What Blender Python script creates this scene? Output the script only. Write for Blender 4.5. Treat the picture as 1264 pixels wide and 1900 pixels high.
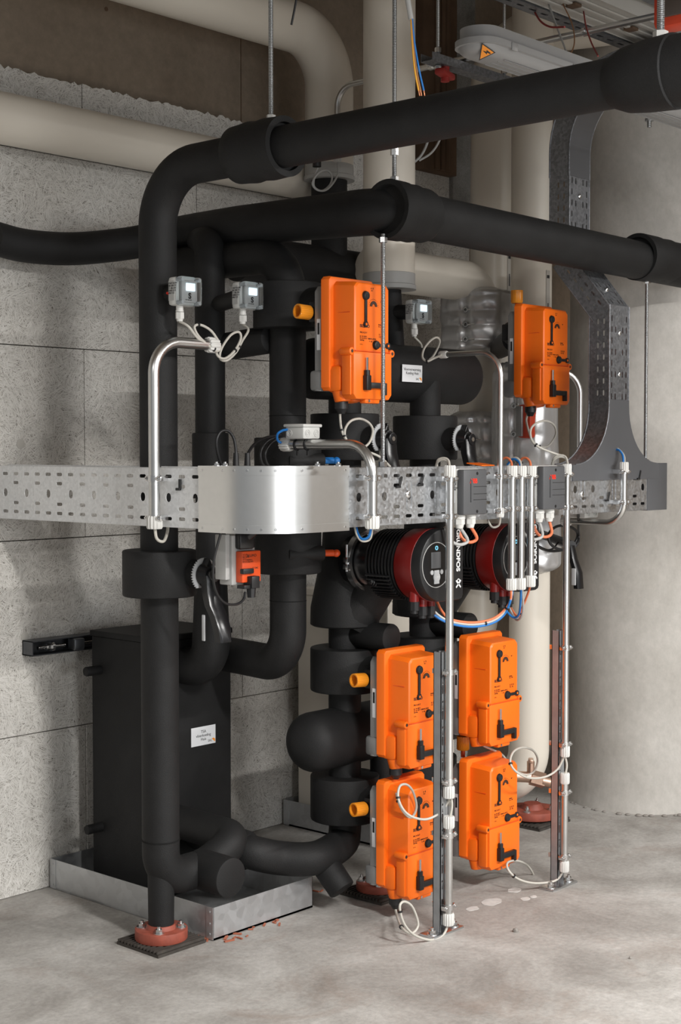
import bpy, bmesh, math, random
from mathutils import Vector, Matrix, noise
random.seed(7)
V = Vector
scene = bpy.context.scene
for o in list(bpy.data.objects): bpy.data.objects.remove(o)
COL = scene.collection

# ------------------------------------------------------------------ camera
W_, H_, F_ = 1264.0, 1900.0, 2720.0
CAMZ, YAW, PITCH = 1.20, math.radians(42.0), math.radians(2.42)
cam_d = bpy.data.cameras.new('camera'); cam = bpy.data.objects.new('camera', cam_d); COL.objects.link(cam)
cam.location = (0, 0, CAMZ)
cam.rotation_euler = (math.pi/2-PITCH, 0, YAW-math.pi/2)
cam_d.sensor_fit = 'VERTICAL'; cam_d.sensor_height = 36.0; cam_d.lens = F_*36.0/H_
cam_d.clip_start = 0.05; cam_d.clip_end = 60
scene.camera = cam

# ------------------------------------------------------------------ light
scene.view_settings.view_transform = 'Standard'; scene.view_settings.look = 'None'
scene.view_settings.gamma = 1; scene.view_settings.use_curve_mapping = False
scene.view_settings.exposure = 0.0
wd = bpy.data.worlds.new('world'); scene.world = wd; wd.use_nodes = True
wd.node_tree.nodes['Background'].inputs[0].default_value = (0.95, 0.98, 1.0, 1)
wd.node_tree.nodes['Background'].inputs[1].default_value = 0.24
def area(name, loc, size, power, rot=(0, 0, 0), col=(1, 0.98, 0.95)):
    l = bpy.data.lights.new(name, 'AREA'); l.shape = 'RECTANGLE'; l.size, l.size_y = size
    l.energy = power; l.color = col
    o = bpy.data.objects.new(name, l); COL.objects.link(o); o.location = loc; o.rotation_euler = rot
    return o
# rows of ceiling luminaires along the room in front of the plant
area('ceiling_tube', (1.65, -0.1, 2.14), (0.09, 1.2), 125)
area('ceiling_tube', (3.75, -0.6, 2.14), (1.2, 0.10), 155)
area('ceiling_tube', (0.2, 1.2, 2.14), (0.09, 1.2), 18)
area('ceiling_tube', (4.4, 1.2, 2.30), (1.2, 0.10), 8)
# unseen fill light added low behind the camera to brighten the lower pipework
area('low_front_fill', (1.3, -3.1, 0.85), (2.0, 1.4), 64, (math.radians(88), 0, math.radians(-8)), (0.95, 0.98, 1.0))

# ------------------------------------------------------------------ pixel rays of the photograph -> points on room planes
_f = V((math.cos(YAW), math.sin(YAW), 0)); _r = V((math.sin(YAW), -math.cos(YAW), 0)); _u = V((0, 0, 1))
_fw = _f*math.cos(PITCH)-_u*math.sin(PITCH); _up = _f*math.sin(PITCH)+_u*math.cos(PITCH)
ORG = V((0, 0, CAMZ))
def ray(px, py): return _r*((px-632.0)/F_)+_up*((950.0-py)/F_)+_fw
def onY(px, py, y): d = ray(px, py); return ORG+d*(y/d.y)
def onX(px, py, x): d = ray(px, py); return ORG+d*(x/d.x)
def onZ(px, py, z): d = ray(px, py); return ORG+d*((z-CAMZ)/d.z)
def onD(px, py, dd): d = ray(px, py); return ORG+d*(dd/d.dot(_f))

# ------------------------------------------------------------------ materials
def _nt(name):
    m = bpy.data.materials.new(name); m.use_nodes = True
    return m, m.node_tree, m.node_tree.nodes['Principled BSDF']
def mat(name, col, rough=0.5, metal=0.0, spec=0.5, var=0.0, vscale=8.0, bump=0.0, bscale=200.0, detail=4.0, rvar=0.0, coat=0.0):
    m, nt, p = _nt(name)
    p.inputs['Base Color'].default_value = (*col, 1); p.inputs['Roughness'].default_value = rough
    p.inputs['Metallic'].default_value = metal; p.inputs['Specular IOR Level'].default_value = spec
    if coat: p.inputs['Coat Weight'].default_value = coat; p.inputs['Coat Roughness'].default_value = 0.15
    tc = nt.nodes.new('ShaderNodeTexCoord')
    if var or rvar:
        n = nt.nodes.new('ShaderNodeTexNoise'); n.inputs['Scale'].default_value = vscale; n.inputs['Detail'].default_value = detail
        nt.links.new(tc.outputs['Object'], n.inputs['Vector'])
        if var:
            r = nt.nodes.new('ShaderNodeMapRange'); r.inputs[1].default_value = 0.3; r.inputs[2].default_value = 0.7
            r.inputs[3].default_value = 1-var; r.inputs[4].default_value = 1+var
            nt.links.new(n.outputs['Fac'], r.inputs[0])
            mx = nt.nodes.new('ShaderNodeVectorMath'); mx.operation = 'SCALE'; mx.inputs[0].default_value = col
            nt.links.new(r.outputs[0], mx.inputs['Scale']); nt.links.new(mx.outputs[0], p.inputs['Base Color'])
        if rvar:
            r = nt.nodes.new('ShaderNodeMapRange'); r.inputs[1].default_value = 0.3; r.inputs[2].default_value = 0.7
            r.inputs[3].default_value = max(0, rough-rvar); r.inputs[4].default_value = rough+rvar
            nt.links.new(n.outputs['Fac'], r.inputs[0]); nt.links.new(r.outputs[0], p.inputs['Roughness'])
    if bump:
        n = nt.nodes.new('ShaderNodeTexNoise'); n.inputs['Scale'].default_value = bscale; n.inputs['Detail'].default_value = 3
        nt.links.new(tc.outputs['Object'], n.inputs['Vector'])
        b = nt.nodes.new('ShaderNodeBump'); b.inputs['Strength'].default_value = bump; b.inputs['Distance'].default_value = 0.002
        nt.links.new(n.outputs['Fac'], b.inputs['Height']); nt.links.new(b.outputs[0], p.inputs['Normal'])
    return m
M = {}
M['foam'] = mat('black_foam', (0.0125, 0.0125, 0.0128), 0.62, spec=0.30, var=0.18, vscale=14, bump=0.35, bscale=420)
M['foam_edge'] = mat('foam_cut_edge', (0.010, 0.010, 0.010), 0.9, spec=0.2)
M['pvc'] = mat('cream_jacket', (0.70, 0.65, 0.57), 0.34, spec=0.45, var=0.03, vscale=3, bump=0.05, bscale=60)
M['pvc_band'] = mat('grey_end_band', (0.42, 0.42, 0.41), 0.4)
M['alu'] = mat('aluminium_sheet', (0.80, 0.80, 0.79), 0.30, 1.0, var=0.015, vscale=60)
M['zinc'] = mat('zinc_steel', (0.62, 0.64, 0.66), 0.28, 1.0, var=0.08, vscale=40)
M['conduit'] = mat('conduit_steel', (0.66, 0.66, 0.65), 0.30, 1.0, var=0.06, vscale=20)
M['strut'] = mat('strut_steel', (0.33, 0.34, 0.35), 0.5, 0.5, var=0.12, vscale=25)
M['railsteel'] = mat('dark_rail_steel', (0.12, 0.125, 0.135), 0.4, 0.8, var=0.2, vscale=30)
M['bolt'] = mat('bolt_steel', (0.70, 0.70, 0.70), 0.25, 1.0)
M['orange'] = mat('orange_plastic', (0.90, 0.158, 0.007), 0.40, spec=0.45, bump=0.05, bscale=500)
M['amber'] = mat('amber_plastic', (0.85, 0.30, 0.02), 0.25, spec=0.5)
M['orange_deep'] = mat('deep_orange_plastic', (0.72, 0.08, 0.012), 0.4)
M['black'] = mat('black_plastic', (0.010, 0.010, 0.011), 0.45)
M['gloss'] = mat('gloss_black', (0.008, 0.008, 0.009), 0.27, spec=0.5)
M['rubber'] = mat('rubber_mat', (0.045, 0.038, 0.032), 0.8, var=0.3, vscale=40)
M['gplate'] = mat('grey_cast_metal', (0.30, 0.30, 0.30), 0.45, 0.6, var=0.1, vscale=20)
M['dgrey'] = mat('dark_grey_plastic', (0.085, 0.087, 0.092), 0.5, bump=0.05, bscale=400)
M['lgrey'] = mat('light_grey_plastic', (0.55, 0.55, 0.53), 0.45)
M['white'] = mat('white_plastic', (0.64, 0.635, 0.61), 0.45)
M['cwhite'] = mat('white_cable', (0.50, 0.48, 0.43), 0.45)
M['cgrey'] = mat('grey_cable', (0.42, 0.42, 0.41), 0.45)
M['cblue'] = mat('blue_cable', (0.012, 0.17, 0.52), 0.45)
M['corange'] = mat('salmon_cable', (0.75, 0.20, 0.085), 0.5)
M['cred'] = mat('red_wire', (0.30, 0.02, 0.015), 0.5)
M['cbrown'] = mat('brown_wire', (0.32, 0.15, 0.06), 0.5)
M['cyellow'] = mat('yellow_wire', (0.75, 0.36, 0.03), 0.5)
M['copper'] = mat('copper', (0.80, 0.36, 0.20), 0.3, 1.0)
M['brass'] = mat('bronze_valve', (0.62, 0.42, 0.32), 0.38, 1.0, var=0.1, vscale=60)
M['oxide'] = mat('red_oxide_paint', (0.27, 0.062, 0.038), 0.6, var=0.2, vscale=40, bump=0.1, bscale=150)
M['pumpred'] = mat('dark_red_enamel', (0.20, 0.006, 0.005), 0.35, spec=0.5)
M['silver'] = mat('silver_fabric', (0.60, 0.60, 0.605), 0.36, 0.65, var=0.08, vscale=8, bump=0.5, bscale=30)
M['paper'] = mat('white_label', (0.74, 0.75, 0.77), 0.6)
M['ink'] = mat('black_ink', (0.015, 0.015, 0.015), 0.6)
M['inkred'] = mat('red_ink', (0.80, 0.03, 0.01), 0.6)
M['inkwhite'] = mat('white_ink', (0.75, 0.75, 0.75), 0.6)
M['inkorange'] = mat('orange_ink', (0.90, 0.30, 0.02), 0.6)
M['inkdark'] = mat('print_brown', (0.05, 0.02, 0.01), 0.6)
M['disc'] = mat('light_grey_disc', (0.46, 0.47, 0.48), 0.5)
M['rust'] = mat('brown_board', (0.115, 0.07, 0.042), 0.8, var=0.25, vscale=10)
M['redbox'] = mat('red_housing', (0.55, 0.05, 0.015), 0.4)
M['lens'] = mat('dark_lens', (0.10, 0.08, 0.07), 0.3)
M['luminaire'] = mat('frosted_cover', (0.30, 0.30, 0.30), 0.35, spec=0.5)
M['lumtray'] = mat('cream_steel', (0.44, 0.42, 0.385), 0.5)
M['debris'] = mat('red_shaving', (0.36, 0.11, 0.06), 0.8)
M['chip'] = mat('pebble_grey', (0.25, 0.23, 0.21), 0.9)
def clear(name):
    m, nt, p = _nt(name)
    p.inputs['Base Color'].default_value = (0.86, 0.93, 0.97, 1); p.inputs['Roughness'].default_value = 0.08
    p.inputs['Transmission Weight'].default_value = 1.0; p.inputs['IOR'].default_value = 1.12
    return m
M['clear'] = clear('clear_lid')
def emis(name, col, s):
    m, nt, p = _nt(name); p.inputs['Base Color'].default_value = (0.02, 0.02, 0.02, 1)
    p.inputs['Emission Color'].default_value = (*col, 1); p.inputs['Emission Strength'].default_value = s
    return m
M['lcd'] = emis('lit_display', (0.80, 0.93, 1.0), 1.3)
M['led'] = emis('blue_led', (0.25, 0.75, 1.0), 1.0)

def galv(name, base=(0.52, 0.54, 0.56), rough=0.36, spangle=90, amt=0.25, metal=1.0):
    m, nt, p = _nt(name); N, L = nt.nodes, nt.links
    tc = N.new('ShaderNodeTexCoord'); v = N.new('ShaderNodeTexVoronoi'); v.inputs['Scale'].default_value = spangle
    L.new(tc.outputs['Object'], v.inputs['Vector'])
    n = N.new('ShaderNodeTexNoise'); n.inputs['Scale'].default_value = 7; n.inputs['Detail'].default_value = 5
    L.new(tc.outputs['Object'], n.inputs['Vector'])
    s = N.new('ShaderNodeSeparateColor'); L.new(v.outputs['Color'], s.inputs[0])
    a = N.new('ShaderNodeMath'); a.operation = 'ADD'; L.new(s.outputs[0], a.inputs[0]); L.new(n.outputs['Fac'], a.inputs[1])
    r = N.new('ShaderNodeMapRange'); r.inputs[1].default_value = 0.3; r.inputs[2].default_value = 1.7
    r.inputs[3].default_value = 1-amt; r.inputs[4].default_value = 1+amt; L.new(a.outputs[0], r.inputs[0])
    mx = N.new('ShaderNodeVectorMath'); mx.operation = 'SCALE'; mx.inputs[0].default_value = base
    L.new(r.outputs[0], mx.inputs['Scale']); L.new(mx.outputs[0], p.inputs['Base Color'])
    r2 = N.new('ShaderNodeMapRange'); r2.inputs[3].default_value = rough-0.07; r2.inputs[4].default_value = rough+0.1
    L.new(s.outputs[1], r2.inputs[0]); L.new(r2.outputs[0], p.inputs['Roughness'])
    p.inputs['Metallic'].default_value = metal
    return m
M['galv'] = galv('galvanised_sheet', (0.54, 0.555, 0.575), 0.38, 150, 0.24, 0.92)
M['pan'] = galv('drip_pan_sheet', (0.52, 0.53, 0.54), 0.42, 45, 0.09, 0.75)
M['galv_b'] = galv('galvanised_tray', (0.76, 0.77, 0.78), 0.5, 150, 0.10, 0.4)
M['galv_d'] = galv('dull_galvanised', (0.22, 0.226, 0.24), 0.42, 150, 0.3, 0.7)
M['gsheet'] = mat('grey_cover_sheet', (0.115, 0.118, 0.126), 0.42, 0.25, var=0.06, vscale=6)

def concrete(name, c0, c1, c2, scale=2.2, stain=0.5, rough=0.75, bump=0.25, rust=None, stretch=(1, 1, 1)):
    m, nt, p = _nt(name); N, L = nt.nodes, nt.links
    tc = N.new('ShaderNodeTexCoord'); mp = N.new('ShaderNodeMapping'); mp.inputs['Scale'].default_value = stretch
    L.new(tc.outputs['Object'], mp.inputs['Vector'])
    def nz(s, d, rg=0.6, dist=0.0):
        n = N.new('ShaderNodeTexNoise'); n.inputs['Scale'].default_value = s; n.inputs['Detail'].default_value = d
        n.inputs['Roughness'].default_value = rg; n.inputs['Distortion'].default_value = dist
        L.new(mp.outputs[0], n.inputs['Vector']); return n
    big = nz(scale, 8, 0.65, 0.4); fine = nz(scale*22, 6, 0.7)
    cr = N.new('ShaderNodeValToRGB'); e = cr.color_ramp.elements
    e[0].position = 0.34; e[0].color = (*c0, 1); e[1].position = 0.66; e[1].color = (*c2, 1)
    k = cr.color_ramp.elements.new(0.5); k.color = (*c1, 1)
    L.new(big.outputs['Fac'], cr.inputs[0])
    mx = N.new('ShaderNodeMix'); mx.data_type = 'RGBA'; mx.blend_type = 'OVERLAY'; mx.inputs['Factor'].default_value = stain
    L.new(cr.outputs[0], mx.inputs['A']); L.new(fine.outputs['Fac'], mx.inputs['B'])
    out = mx.outputs['Result']
    if rust:
        rn = nz(scale*0.9, 9, 0.72, 1.0); rr = N.new('ShaderNodeMapRange'); rr.inputs[1].default_value = 0.53; rr.inputs[2].default_value = 0.72
        rr.inputs[3].default_value = 0; rr.inputs[4].default_value = 0.36; L.new(rn.outputs['Fac'], rr.inputs[0])
        m2 = N.new('ShaderNodeMix'); m2.data_type = 'RGBA'; m2.inputs['B'].default_value = (*rust, 1)
        L.new(rr.outputs[0], m2.inputs['Factor']); L.new(out, m2.inputs['A']); out = m2.outputs['Result']
    L.new(out, p.inputs['Base Color']); p.inputs['Roughness'].default_value = rough; p.inputs['Specular IOR Level'].default_value = 0.3
    b = N.new('ShaderNodeBump'); b.inputs['Strength'].default_value = bump; b.inputs['Distance'].default_value = 0.004
    L.new(fine.outputs['Fac'], b.inputs['Height']); L.new(b.outputs[0], p.inputs['Normal'])
    return m
M['floor'] = concrete('floor_concrete', (0.25, 0.235, 0.218), (0.35, 0.335, 0.315), (0.46, 0.445, 0.425), 3.4, 0.42, 0.62, 0.3, rust=(0.23, 0.155, 0.115))
M['column'] = concrete('column_concrete', (0.37, 0.35, 0.32), (0.45, 0.43, 0.40), (0.52, 0.50, 0.47), 2.0, 0.22, 0.8, 0.12, stretch=(1, 1, 0.7))
M['cwall'] = concrete('wall_concrete', (0.20, 0.158, 0.118), (0.235, 0.188, 0.142), (0.27, 0.215, 0.165), 1.6, 0.3, 0.85, 0.15)
M['strip'] = concrete('rough_board', (0.16, 0.155, 0.145), (0.22, 0.215, 0.20), (0.28, 0.27, 0.26), 9, 0.7, 0.9, 0.5)

def woodwool(name):
    m, nt, p = _nt(name); N, L = nt.nodes, nt.links
    tc = N.new('ShaderNodeTexCoord')
    hs = []
    for i, (cell, off) in enumerate(((34, 0.0), (29, 3.7), (39, 8.3), (25, 14.1))):
        mp = N.new('ShaderNodeMapping'); mp.inputs['Location'].default_value = (off, off*1.7, off*0.6); L.new(tc.outputs['Object'], mp.inputs['Vector'])
        v = N.new('ShaderNodeTexVoronoi'); v.inputs['Scale'].default_value = cell; L.new(mp.outputs[0], v.inputs['Vector'])
        s = N.new('ShaderNodeSeparateColor'); L.new(v.outputs['Color'], s.inputs[0])
        an = N.new('ShaderNodeMath'); an.operation = 'MULTIPLY'; an.inputs[1].default_value = 6.283; L.new(s.outputs[0], an.inputs[0])
        rt = N.new('ShaderNodeVectorRotate'); rt.rotation_type = 'AXIS_ANGLE'; rt.inputs['Axis'].default_value = (0, 1, 0)
        L.new(mp.outputs[0], rt.inputs['Vector']); L.new(an.outputs[0], rt.inputs['Angle'])
        sc = N.new('ShaderNodeVectorMath'); sc.operation = 'MULTIPLY'; sc.inputs[1].default_value = (30, 30, 560); L.new(rt.outputs[0], sc.inputs[0])
        n = N.new('ShaderNodeTexNoise'); n.inputs['Scale'].default_value = 1.0; n.inputs['Detail'].default_value = 1.5
        L.new(sc.outputs[0], n.inputs['Vector']); hs.append(n.outputs['Fac'])
    cur = hs[0]
    for h in hs[1:]:
        a = N.new('ShaderNodeMath'); a.operation = 'MAXIMUM'; L.new(cur, a.inputs[0]); L.new(h, a.inputs[1]); cur = a.outputs[0]
    cr = N.new('ShaderNodeValToRGB'); e = cr.color_ramp.elements
    e[0].position = 0.465; e[0].color = (0.13, 0.115, 0.095, 1); e[1].position = 0.66; e[1].color = (0.68, 0.66, 0.625, 1)
    k = cr.color_ramp.elements.new(0.525); k.color = (0.50, 0.48, 0.445, 1)
    L.new(cur, cr.inputs[0])
    big = N.new('ShaderNodeTexNoise'); big.inputs['Scale'].default_value = 2.5; big.inputs['Detail'].default_value = 5; L.new(tc.outputs['Object'], big.inputs['Vector'])
    rr = N.new('ShaderNodeMapRange'); rr.inputs[1].default_value = 0.3; rr.inputs[2].default_value = 0.7; rr.inputs[3].default_value = 0.88; rr.inputs[4].default_value = 1.1
    L.new(big.outputs['Fac'], rr.inputs[0])
    mx = N.new('ShaderNodeVectorMath'); mx.operation = 'SCALE'; L.new(cr.outputs[0], mx.inputs[0]); L.new(rr.outputs[0], mx.inputs['Scale'])
    L.new(mx.outputs[0], p.inputs['Base Color']); p.inputs['Roughness'].default_value = 0.9; p.inputs['Specular IOR Level'].default_value = 0.2
    b = N.new('ShaderNodeBump'); b.inputs['Strength'].default_value = 0.7; b.inputs['Distance'].default_value = 0.004
    L.new(cur, b.inputs['Height']); L.new(b.outputs[0], p.inputs['Normal'])
    return m
M['wool'] = woodwool('wood_wool_board')

# ------------------------------------------------------------------ mesh helpers
def fillet(pts, rad, n=10):
    pts = [V(p) for p in pts]; rads = rad if isinstance(rad, (list, tuple)) else [rad]*(len(pts)-2)
    out = [pts[0]]
    for i in range(1, len(pts)-1):
        a, b, c = pts[i-1], pts[i], pts[i+1]; r = rads[i-1]
        u, v = (a-b), (c-b); lu, lv = u.length, v.length; u /= lu; v /= lv
        ang = u.angle(v)
        if r <= 0 or ang > math.pi-1e-3: out.append(b); continue
        t = min(r/math.tan(ang/2), lu*0.499 if i > 1 else lu*0.98, lv*0.499 if i < len(pts)-2 else lv*0.98)
        r2 = t*math.tan(ang/2); cen = b+(u+v).normalized()*(r2/math.sin(ang/2))
        p0, p1 = b+u*t, b+v*t; q0, q1 = p0-cen, p1-cen; om = q0.angle(q1)
        for k in range(n+1):
            s = k/n
            out.append(cen+(q0*math.sin((1-s)*om)+q1*math.sin(s*om))/math.sin(om))
    out.append(pts[-1])
    return out
def catmull(pts, n=8):
    pts = [V(p) for p in pts]; P = [pts[0]*2-pts[1]]+pts+[pts[-1]*2-pts[-2]]; out = []
    for i in range(1, len(P)-2):
        p0, p1, p2, p3 = P[i-1], P[i], P[i+1], P[i+2]
        for k in range(n):
            t = k/n
            out.append(0.5*((2*p1)+(p2-p0)*t+(2*p0-5*p1+4*p2-p3)*t*t+(3*p1-p0-3*p2+p3)*t**3))
    out.append(pts[-1]); return out
class G:
    def __init__(s): s.b = bmesh.new()
    def merge(s, t, mtx=None):
        mp = {}
        for v in t.verts: mp[v] = s.b.verts.new(mtx @ v.co if mtx else v.co)
        for f in t.faces:
            try: s.b.faces.new([mp[v] for v in f.verts])
            except ValueError: pass
        t.free(); return s
    def box(s, c, size, bev=0.0, rot=None, seg=2):
        t = bmesh.new(); bmesh.ops.create_cube(t, size=1.0)
        for v in t.verts: v.co = V((v.co.x*size[0], v.co.y*size[1], v.co.z*size[2]))
        if bev: bmesh.ops.bevel(t, geom=list(t.edges), offset=min(bev, min(size)*0.48), segments=seg, affect='EDGES', profile=0.5)
        m = Matrix.Translation(V(c))
        if rot is not None: m = m @ (rot.to_4x4() if isinstance(rot, Matrix) else Matrix.Rotation(rot, 4, 'Z'))
        return s.merge(t, m)
    def bx(s, x0, x1, y0, y1, z0, z1, bev=0.0): return s.box(((x0+x1)/2, (y0+y1)/2, (z0+z1)/2), (abs(x1-x0), abs(y1-y0), abs(z1-z0)), bev)
    def tube(s, pts, r, n=20, cap=True, dome=False):
        pts = [V(p) for p in pts]; q = [pts[0]]
        rr = list(r) if isinstance(r, (list, tuple)) else None
        if rr is None:
            for p in pts[1:]:
                if (p-q[-1]).length > 1e-6: q.append(p)
            pts = q
        N = len(pts); tan = []
        for i in range(N):
            a, b = pts[max(0, i-1)], pts[min(N-1, i+1)]; d = (b-a)
            tan.append(d.normalized() if d.length > 1e-9 else (tan[-1] if tan else V((0, 0, 1))))
        ref = V((0, 0, 1)) if abs(tan[0].z) < 0.9 else V((1, 0, 0))
        nv = (ref-tan[0]*ref.dot(tan[0])).normalized(); rings = []
        for i in range(N):
            nv = (nv-tan[i]*nv.dot(tan[i])).normalized(); bv = tan[i].cross(nv)
            ri = rr[i] if rr else r
            rings.append([s.b.verts.new(pts[i]+(nv*math.cos(2*math.pi*k/n)+bv*math.sin(2*math.pi*k/n))*ri) for k in range(n)])
        for i in range(N-1):
            for k in range(n):
                s.b.faces.new((rings[i][k], rings[i][(k+1) % n], rings[i+1][(k+1) % n], rings[i+1][k]))
        if cap: s.b.faces.new(rings[0][::-1]); s.b.faces.new(rings[-1])
        return s
    def lathe(s, p0, ax, prof, n=32):
        p0, ax = V(p0), V(ax).normalized()
        return s.tube([p0+ax*t for t, r in prof], [max(r, 1e-4) for t, r in prof], n)._fix_axis(ax, len(prof), n, p0, prof)
    def _fix_axis(s, ax, N, n, p0, prof):
        # rebuild the last rings exactly perpendicular to the axis (tangents vanish on flat steps)
        vs = list(s.b.verts)[-N*n:]; ref = V((0, 0, 1)) if abs(ax.z) < 0.9 else V((1, 0, 0))
        u = (ref-ax*ref.dot(ax)).normalized(); w = ax.cross(u)
        for i, (t, r) in enumerate(prof):
            for k in range(n): vs[i*n+k].co = p0+ax*t+(u*math.cos(2*math.pi*k/n)+w*math.sin(2*math.pi*k/n))*max(r, 1e-4)
        return s
    def cyl(s, p0, p1, r, r1=None, n=24, bev=0.0):
        p0, p1 = V(p0), V(p1); L = (p1-p0).length; r1 = r if r1 is None else r1
        if bev: return s.lathe(p0, p1-p0, [(0, r-bev), (bev*0.3, r-bev*0.3), (bev, r), (L-bev, r1), (L-bev*0.3, r1-bev*0.3), (L, r1-bev)], n)
        return s.lathe(p0, p1-p0, [(0, r), (L, r1)], n)
    def ring(s, p0, p1, ro, ri, n=28):
        p0, p1 = V(p0), V(p1); L = (p1-p0).length
        t = G(); t.lathe(p0, p1-p0, [(0, ri), (0, ro), (L, ro), (L, ri), (0, ri)], n)
        for f in [f for f in t.b.faces if len(f.verts) > 4]: t.b.faces.remove(f)
        bmesh.ops.remove_doubles(t.b, verts=list(t.b.verts), dist=1e-6)
        return s.merge(t.b)
    def prism(s, poly, o, u, v, depth, holes=(), bev=0.0):
        """polygon in (u, v) about o, thickened by depth along u x v"""
        t = bmesh.new(); es = []
        for lp in [poly]+list(holes):
            vs = [t.verts.new((a, b, 0)) for a, b in lp]
            for i in range(len(vs)): es.append(t.edges.new((vs[i], vs[(i+1) % len(vs)])))
        if holes:
            bmesh.ops.triangle_fill(t, use_beauty=True, use_dissolve=False, edges=es, normal=(0, 0, 1))
        else: t.faces.new(list(t.verts))
        r = bmesh.ops.extrude_face_region(t, geom=list(t.faces))
        for g in r['geom']:
            if isinstance(g, bmesh.types.BMVert): g.co.z += depth
        if bev:
            ed = [e for e in t.edges if len(e.link_faces) == 2 and abs(e.verts[0].co.z-depth) < 1e-6 and abs(e.verts[1].co.z-depth) < 1e-6 and e.calc_face_angle(0) > 0.5]
            bmesh.ops.bevel(t, geom=ed, offset=bev, segments=2, affect='EDGES', profile=0.5)
        u, v = V(u).normalized(), V(v).normalized(); w = u.cross(v)
        m = Matrix(((u.x, v.x, w.x, o[0]), (u.y, v.y, w.y, o[1]), (u.z, v.z, w.z, o[2]), (0, 0, 0, 1)))
        return s.merge(t, m)
    def sphere(s, c, r, n=16, sc=(1, 1, 1)):
        t = bmesh.new(); bmesh.ops.create_uvsphere(t, u_segments=n, v_segments=max(6, n//2), radius=r)
        return s.merge(t, Matrix.Translation(V(c)) @ Matrix.Diagonal((*sc, 1)))
    def ribbed(s, p0, p1, r, nr=16, depth=0.12, bev=0.0):
        p0, p1 = V(p0), V(p1); ax = (p1-p0).normalized(); L = (p1-p0).length
        ref = V((0, 0, 1)) if abs(ax.z) < 0.9 else V((1, 0, 0)); u = (ref-ax*ref.dot(ax)).normalized(); w = ax.cross(u)
        n = nr*4; rings = []
        for t, k0 in ((0, 0.90), (0.12, 1.0), (0.88, 1.0), (1.0, 0.90)):
            rg = []
            for k in range(n):
                rad = r*k0*(1-(depth if (k % 4) >= 2 else 0)); a = 2*math.pi*k/n
                rg.append(s.b.verts.new(p0+ax*(L*t)+(u*math.cos(a)+w*math.sin(a))*rad))
            rings.append(rg)
        for i in range(3):
            for k in range(n): s.b.faces.new((rings[i][k], rings[i][(k+1) % n], rings[i+1][(k+1) % n], rings[i+1][k]))
        s.b.faces.new(rings[0][::-1]); s.b.faces.new(rings[-1]); return s
    def bolt(s, p, ax, r=0.006, h=0.005, n=6):
        p, ax = V(p), V(ax).normalized()
        s.cyl(p, p+ax*h*0.3, r*1.6, n=16); s.cyl(p+ax*h*0.3, p+ax*h*1.2, r, n=n); s.cyl(p+ax*h*1.2, p+ax*h*1.9, r*0.5, n=10); return s
WL = {}
def _place(o, parent, wl):
    if parent is not None: o.parent = parent; o.location = V(wl)-WL[parent]
    else: o.location = wl
    WL[o] = V(wl); COL.objects.link(o)
def part(g, name, m, parent=None, smooth=40, label=None, org=None):
    b = g.b if isinstance(g, G) else g
    bmesh.ops.recalc_face_normals(b, faces=list(b.faces))
    if parent is not None and org is None: org = WL[parent]
    if org is None:
        xs = [v.co for v in b.verts]
        org = V(((min(p.x for p in xs)+max(p.x for p in xs))/2, (min(p.y for p in xs)+max(p.y for p in xs))/2, min(p.z for p in xs)))
    org = V(org)
    for v in b.verts: v.co -= org
    me = bpy.data.meshes.new(name); b.to_mesh(me); b.free()
    me.materials.append(M[m] if isinstance(m, str) else m)
    if smooth:
        me.polygons.foreach_set('use_smooth', [True]*len(me.polygons)); me.set_sharp_from_angle(angle=math.radians(smooth))
    o = bpy.data.objects.new(name, me); _place(o, parent, org)
    if label: o['label'] = label
    return o
def tag(o, label, cat, group=None):
    o['label'] = label; o['category'] = cat
    if group: o['group'] = group
    return o
def struct(o): o['kind'] = 'structure'; return o
def thing(name, label, cat, loc, group=None):
    o = bpy.data.objects.new(name, None); o.empty_display_size = 0.05; _place(o, None, V(loc)); return tag(o, label, cat, group)
def text(name, body, size, o, u, v, m, parent, align='LEFT', ext=0.00025, bold=0.0):
    c = bpy.data.curves.new(name, 'FONT'); c.body = body; c.size = size; c.align_x = align; c.extrude = ext; c.offset = bold
    c.space_line = 0.95
    t = bpy.data.objects.new('tmp', c); COL.objects.link(t)
    dg = bpy.context.evaluated_depsgraph_get(); me = bpy.data.meshes.new_from_object(t.evaluated_get(dg))
    bpy.data.objects.remove(t); u, v = V(u).normalized(), V(v).normalized(); w = u.cross(v)
    mt = Matrix(((u.x, v.x, w.x, 0), (u.y, v.y, w.y, 0), (u.z, v.z, w.z, 0), (0, 0, 0, 1))); me.transform(mt)
    me.name = name; me.materials.clear(); me.materials.append(M[m])
    ob = bpy.data.objects.new(name, me); _place(ob, parent, V(o)); return ob
def dup(root, delta, label, group=None):
    r = root.copy(); COL.objects.link(r); r.location = root.location+V(delta); WL[r] = WL[root]+V(delta); r['label'] = label
    def rec(src, dst):
        for ch in list(src.children):
            c = ch.copy(); COL.objects.link(c); c.parent = dst; WL[c] = WL[ch]+V(delta); rec(ch, c)
    rec(root, r); return r
X, Y, Z = V((1, 0, 0)), V((0, 1, 0)), V((0, 0, 1))
# ================================================================== the room
g = G(); g.bx(-2.5, 7.0, -3.5, 3.45, -0.12, 0); struct(part(g, 'floor', 'floor', smooth=0, org=(0, 0, 0)))
g = G(); g.bx(-2.5, 7.0, 3.30, 3.45, 0, 3.3); struct(part(g, 'wall_left', 'cwall', smooth=0, org=(0, 0, 0)))
g = G(); g.bx(6.85, 7.0, -3.5, 3.30, 0, 3.3); struct(part(g, 'wall_back', 'cwall', smooth=0, org=(0, 0, 0)))
g = G(); g.bx(-2.5, 7.0, -3.5, 3.45, 3.3, 3.42); struct(part(g, 'ceiling', 'cwall', smooth=0, org=(0, 0, 0)))
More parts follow.
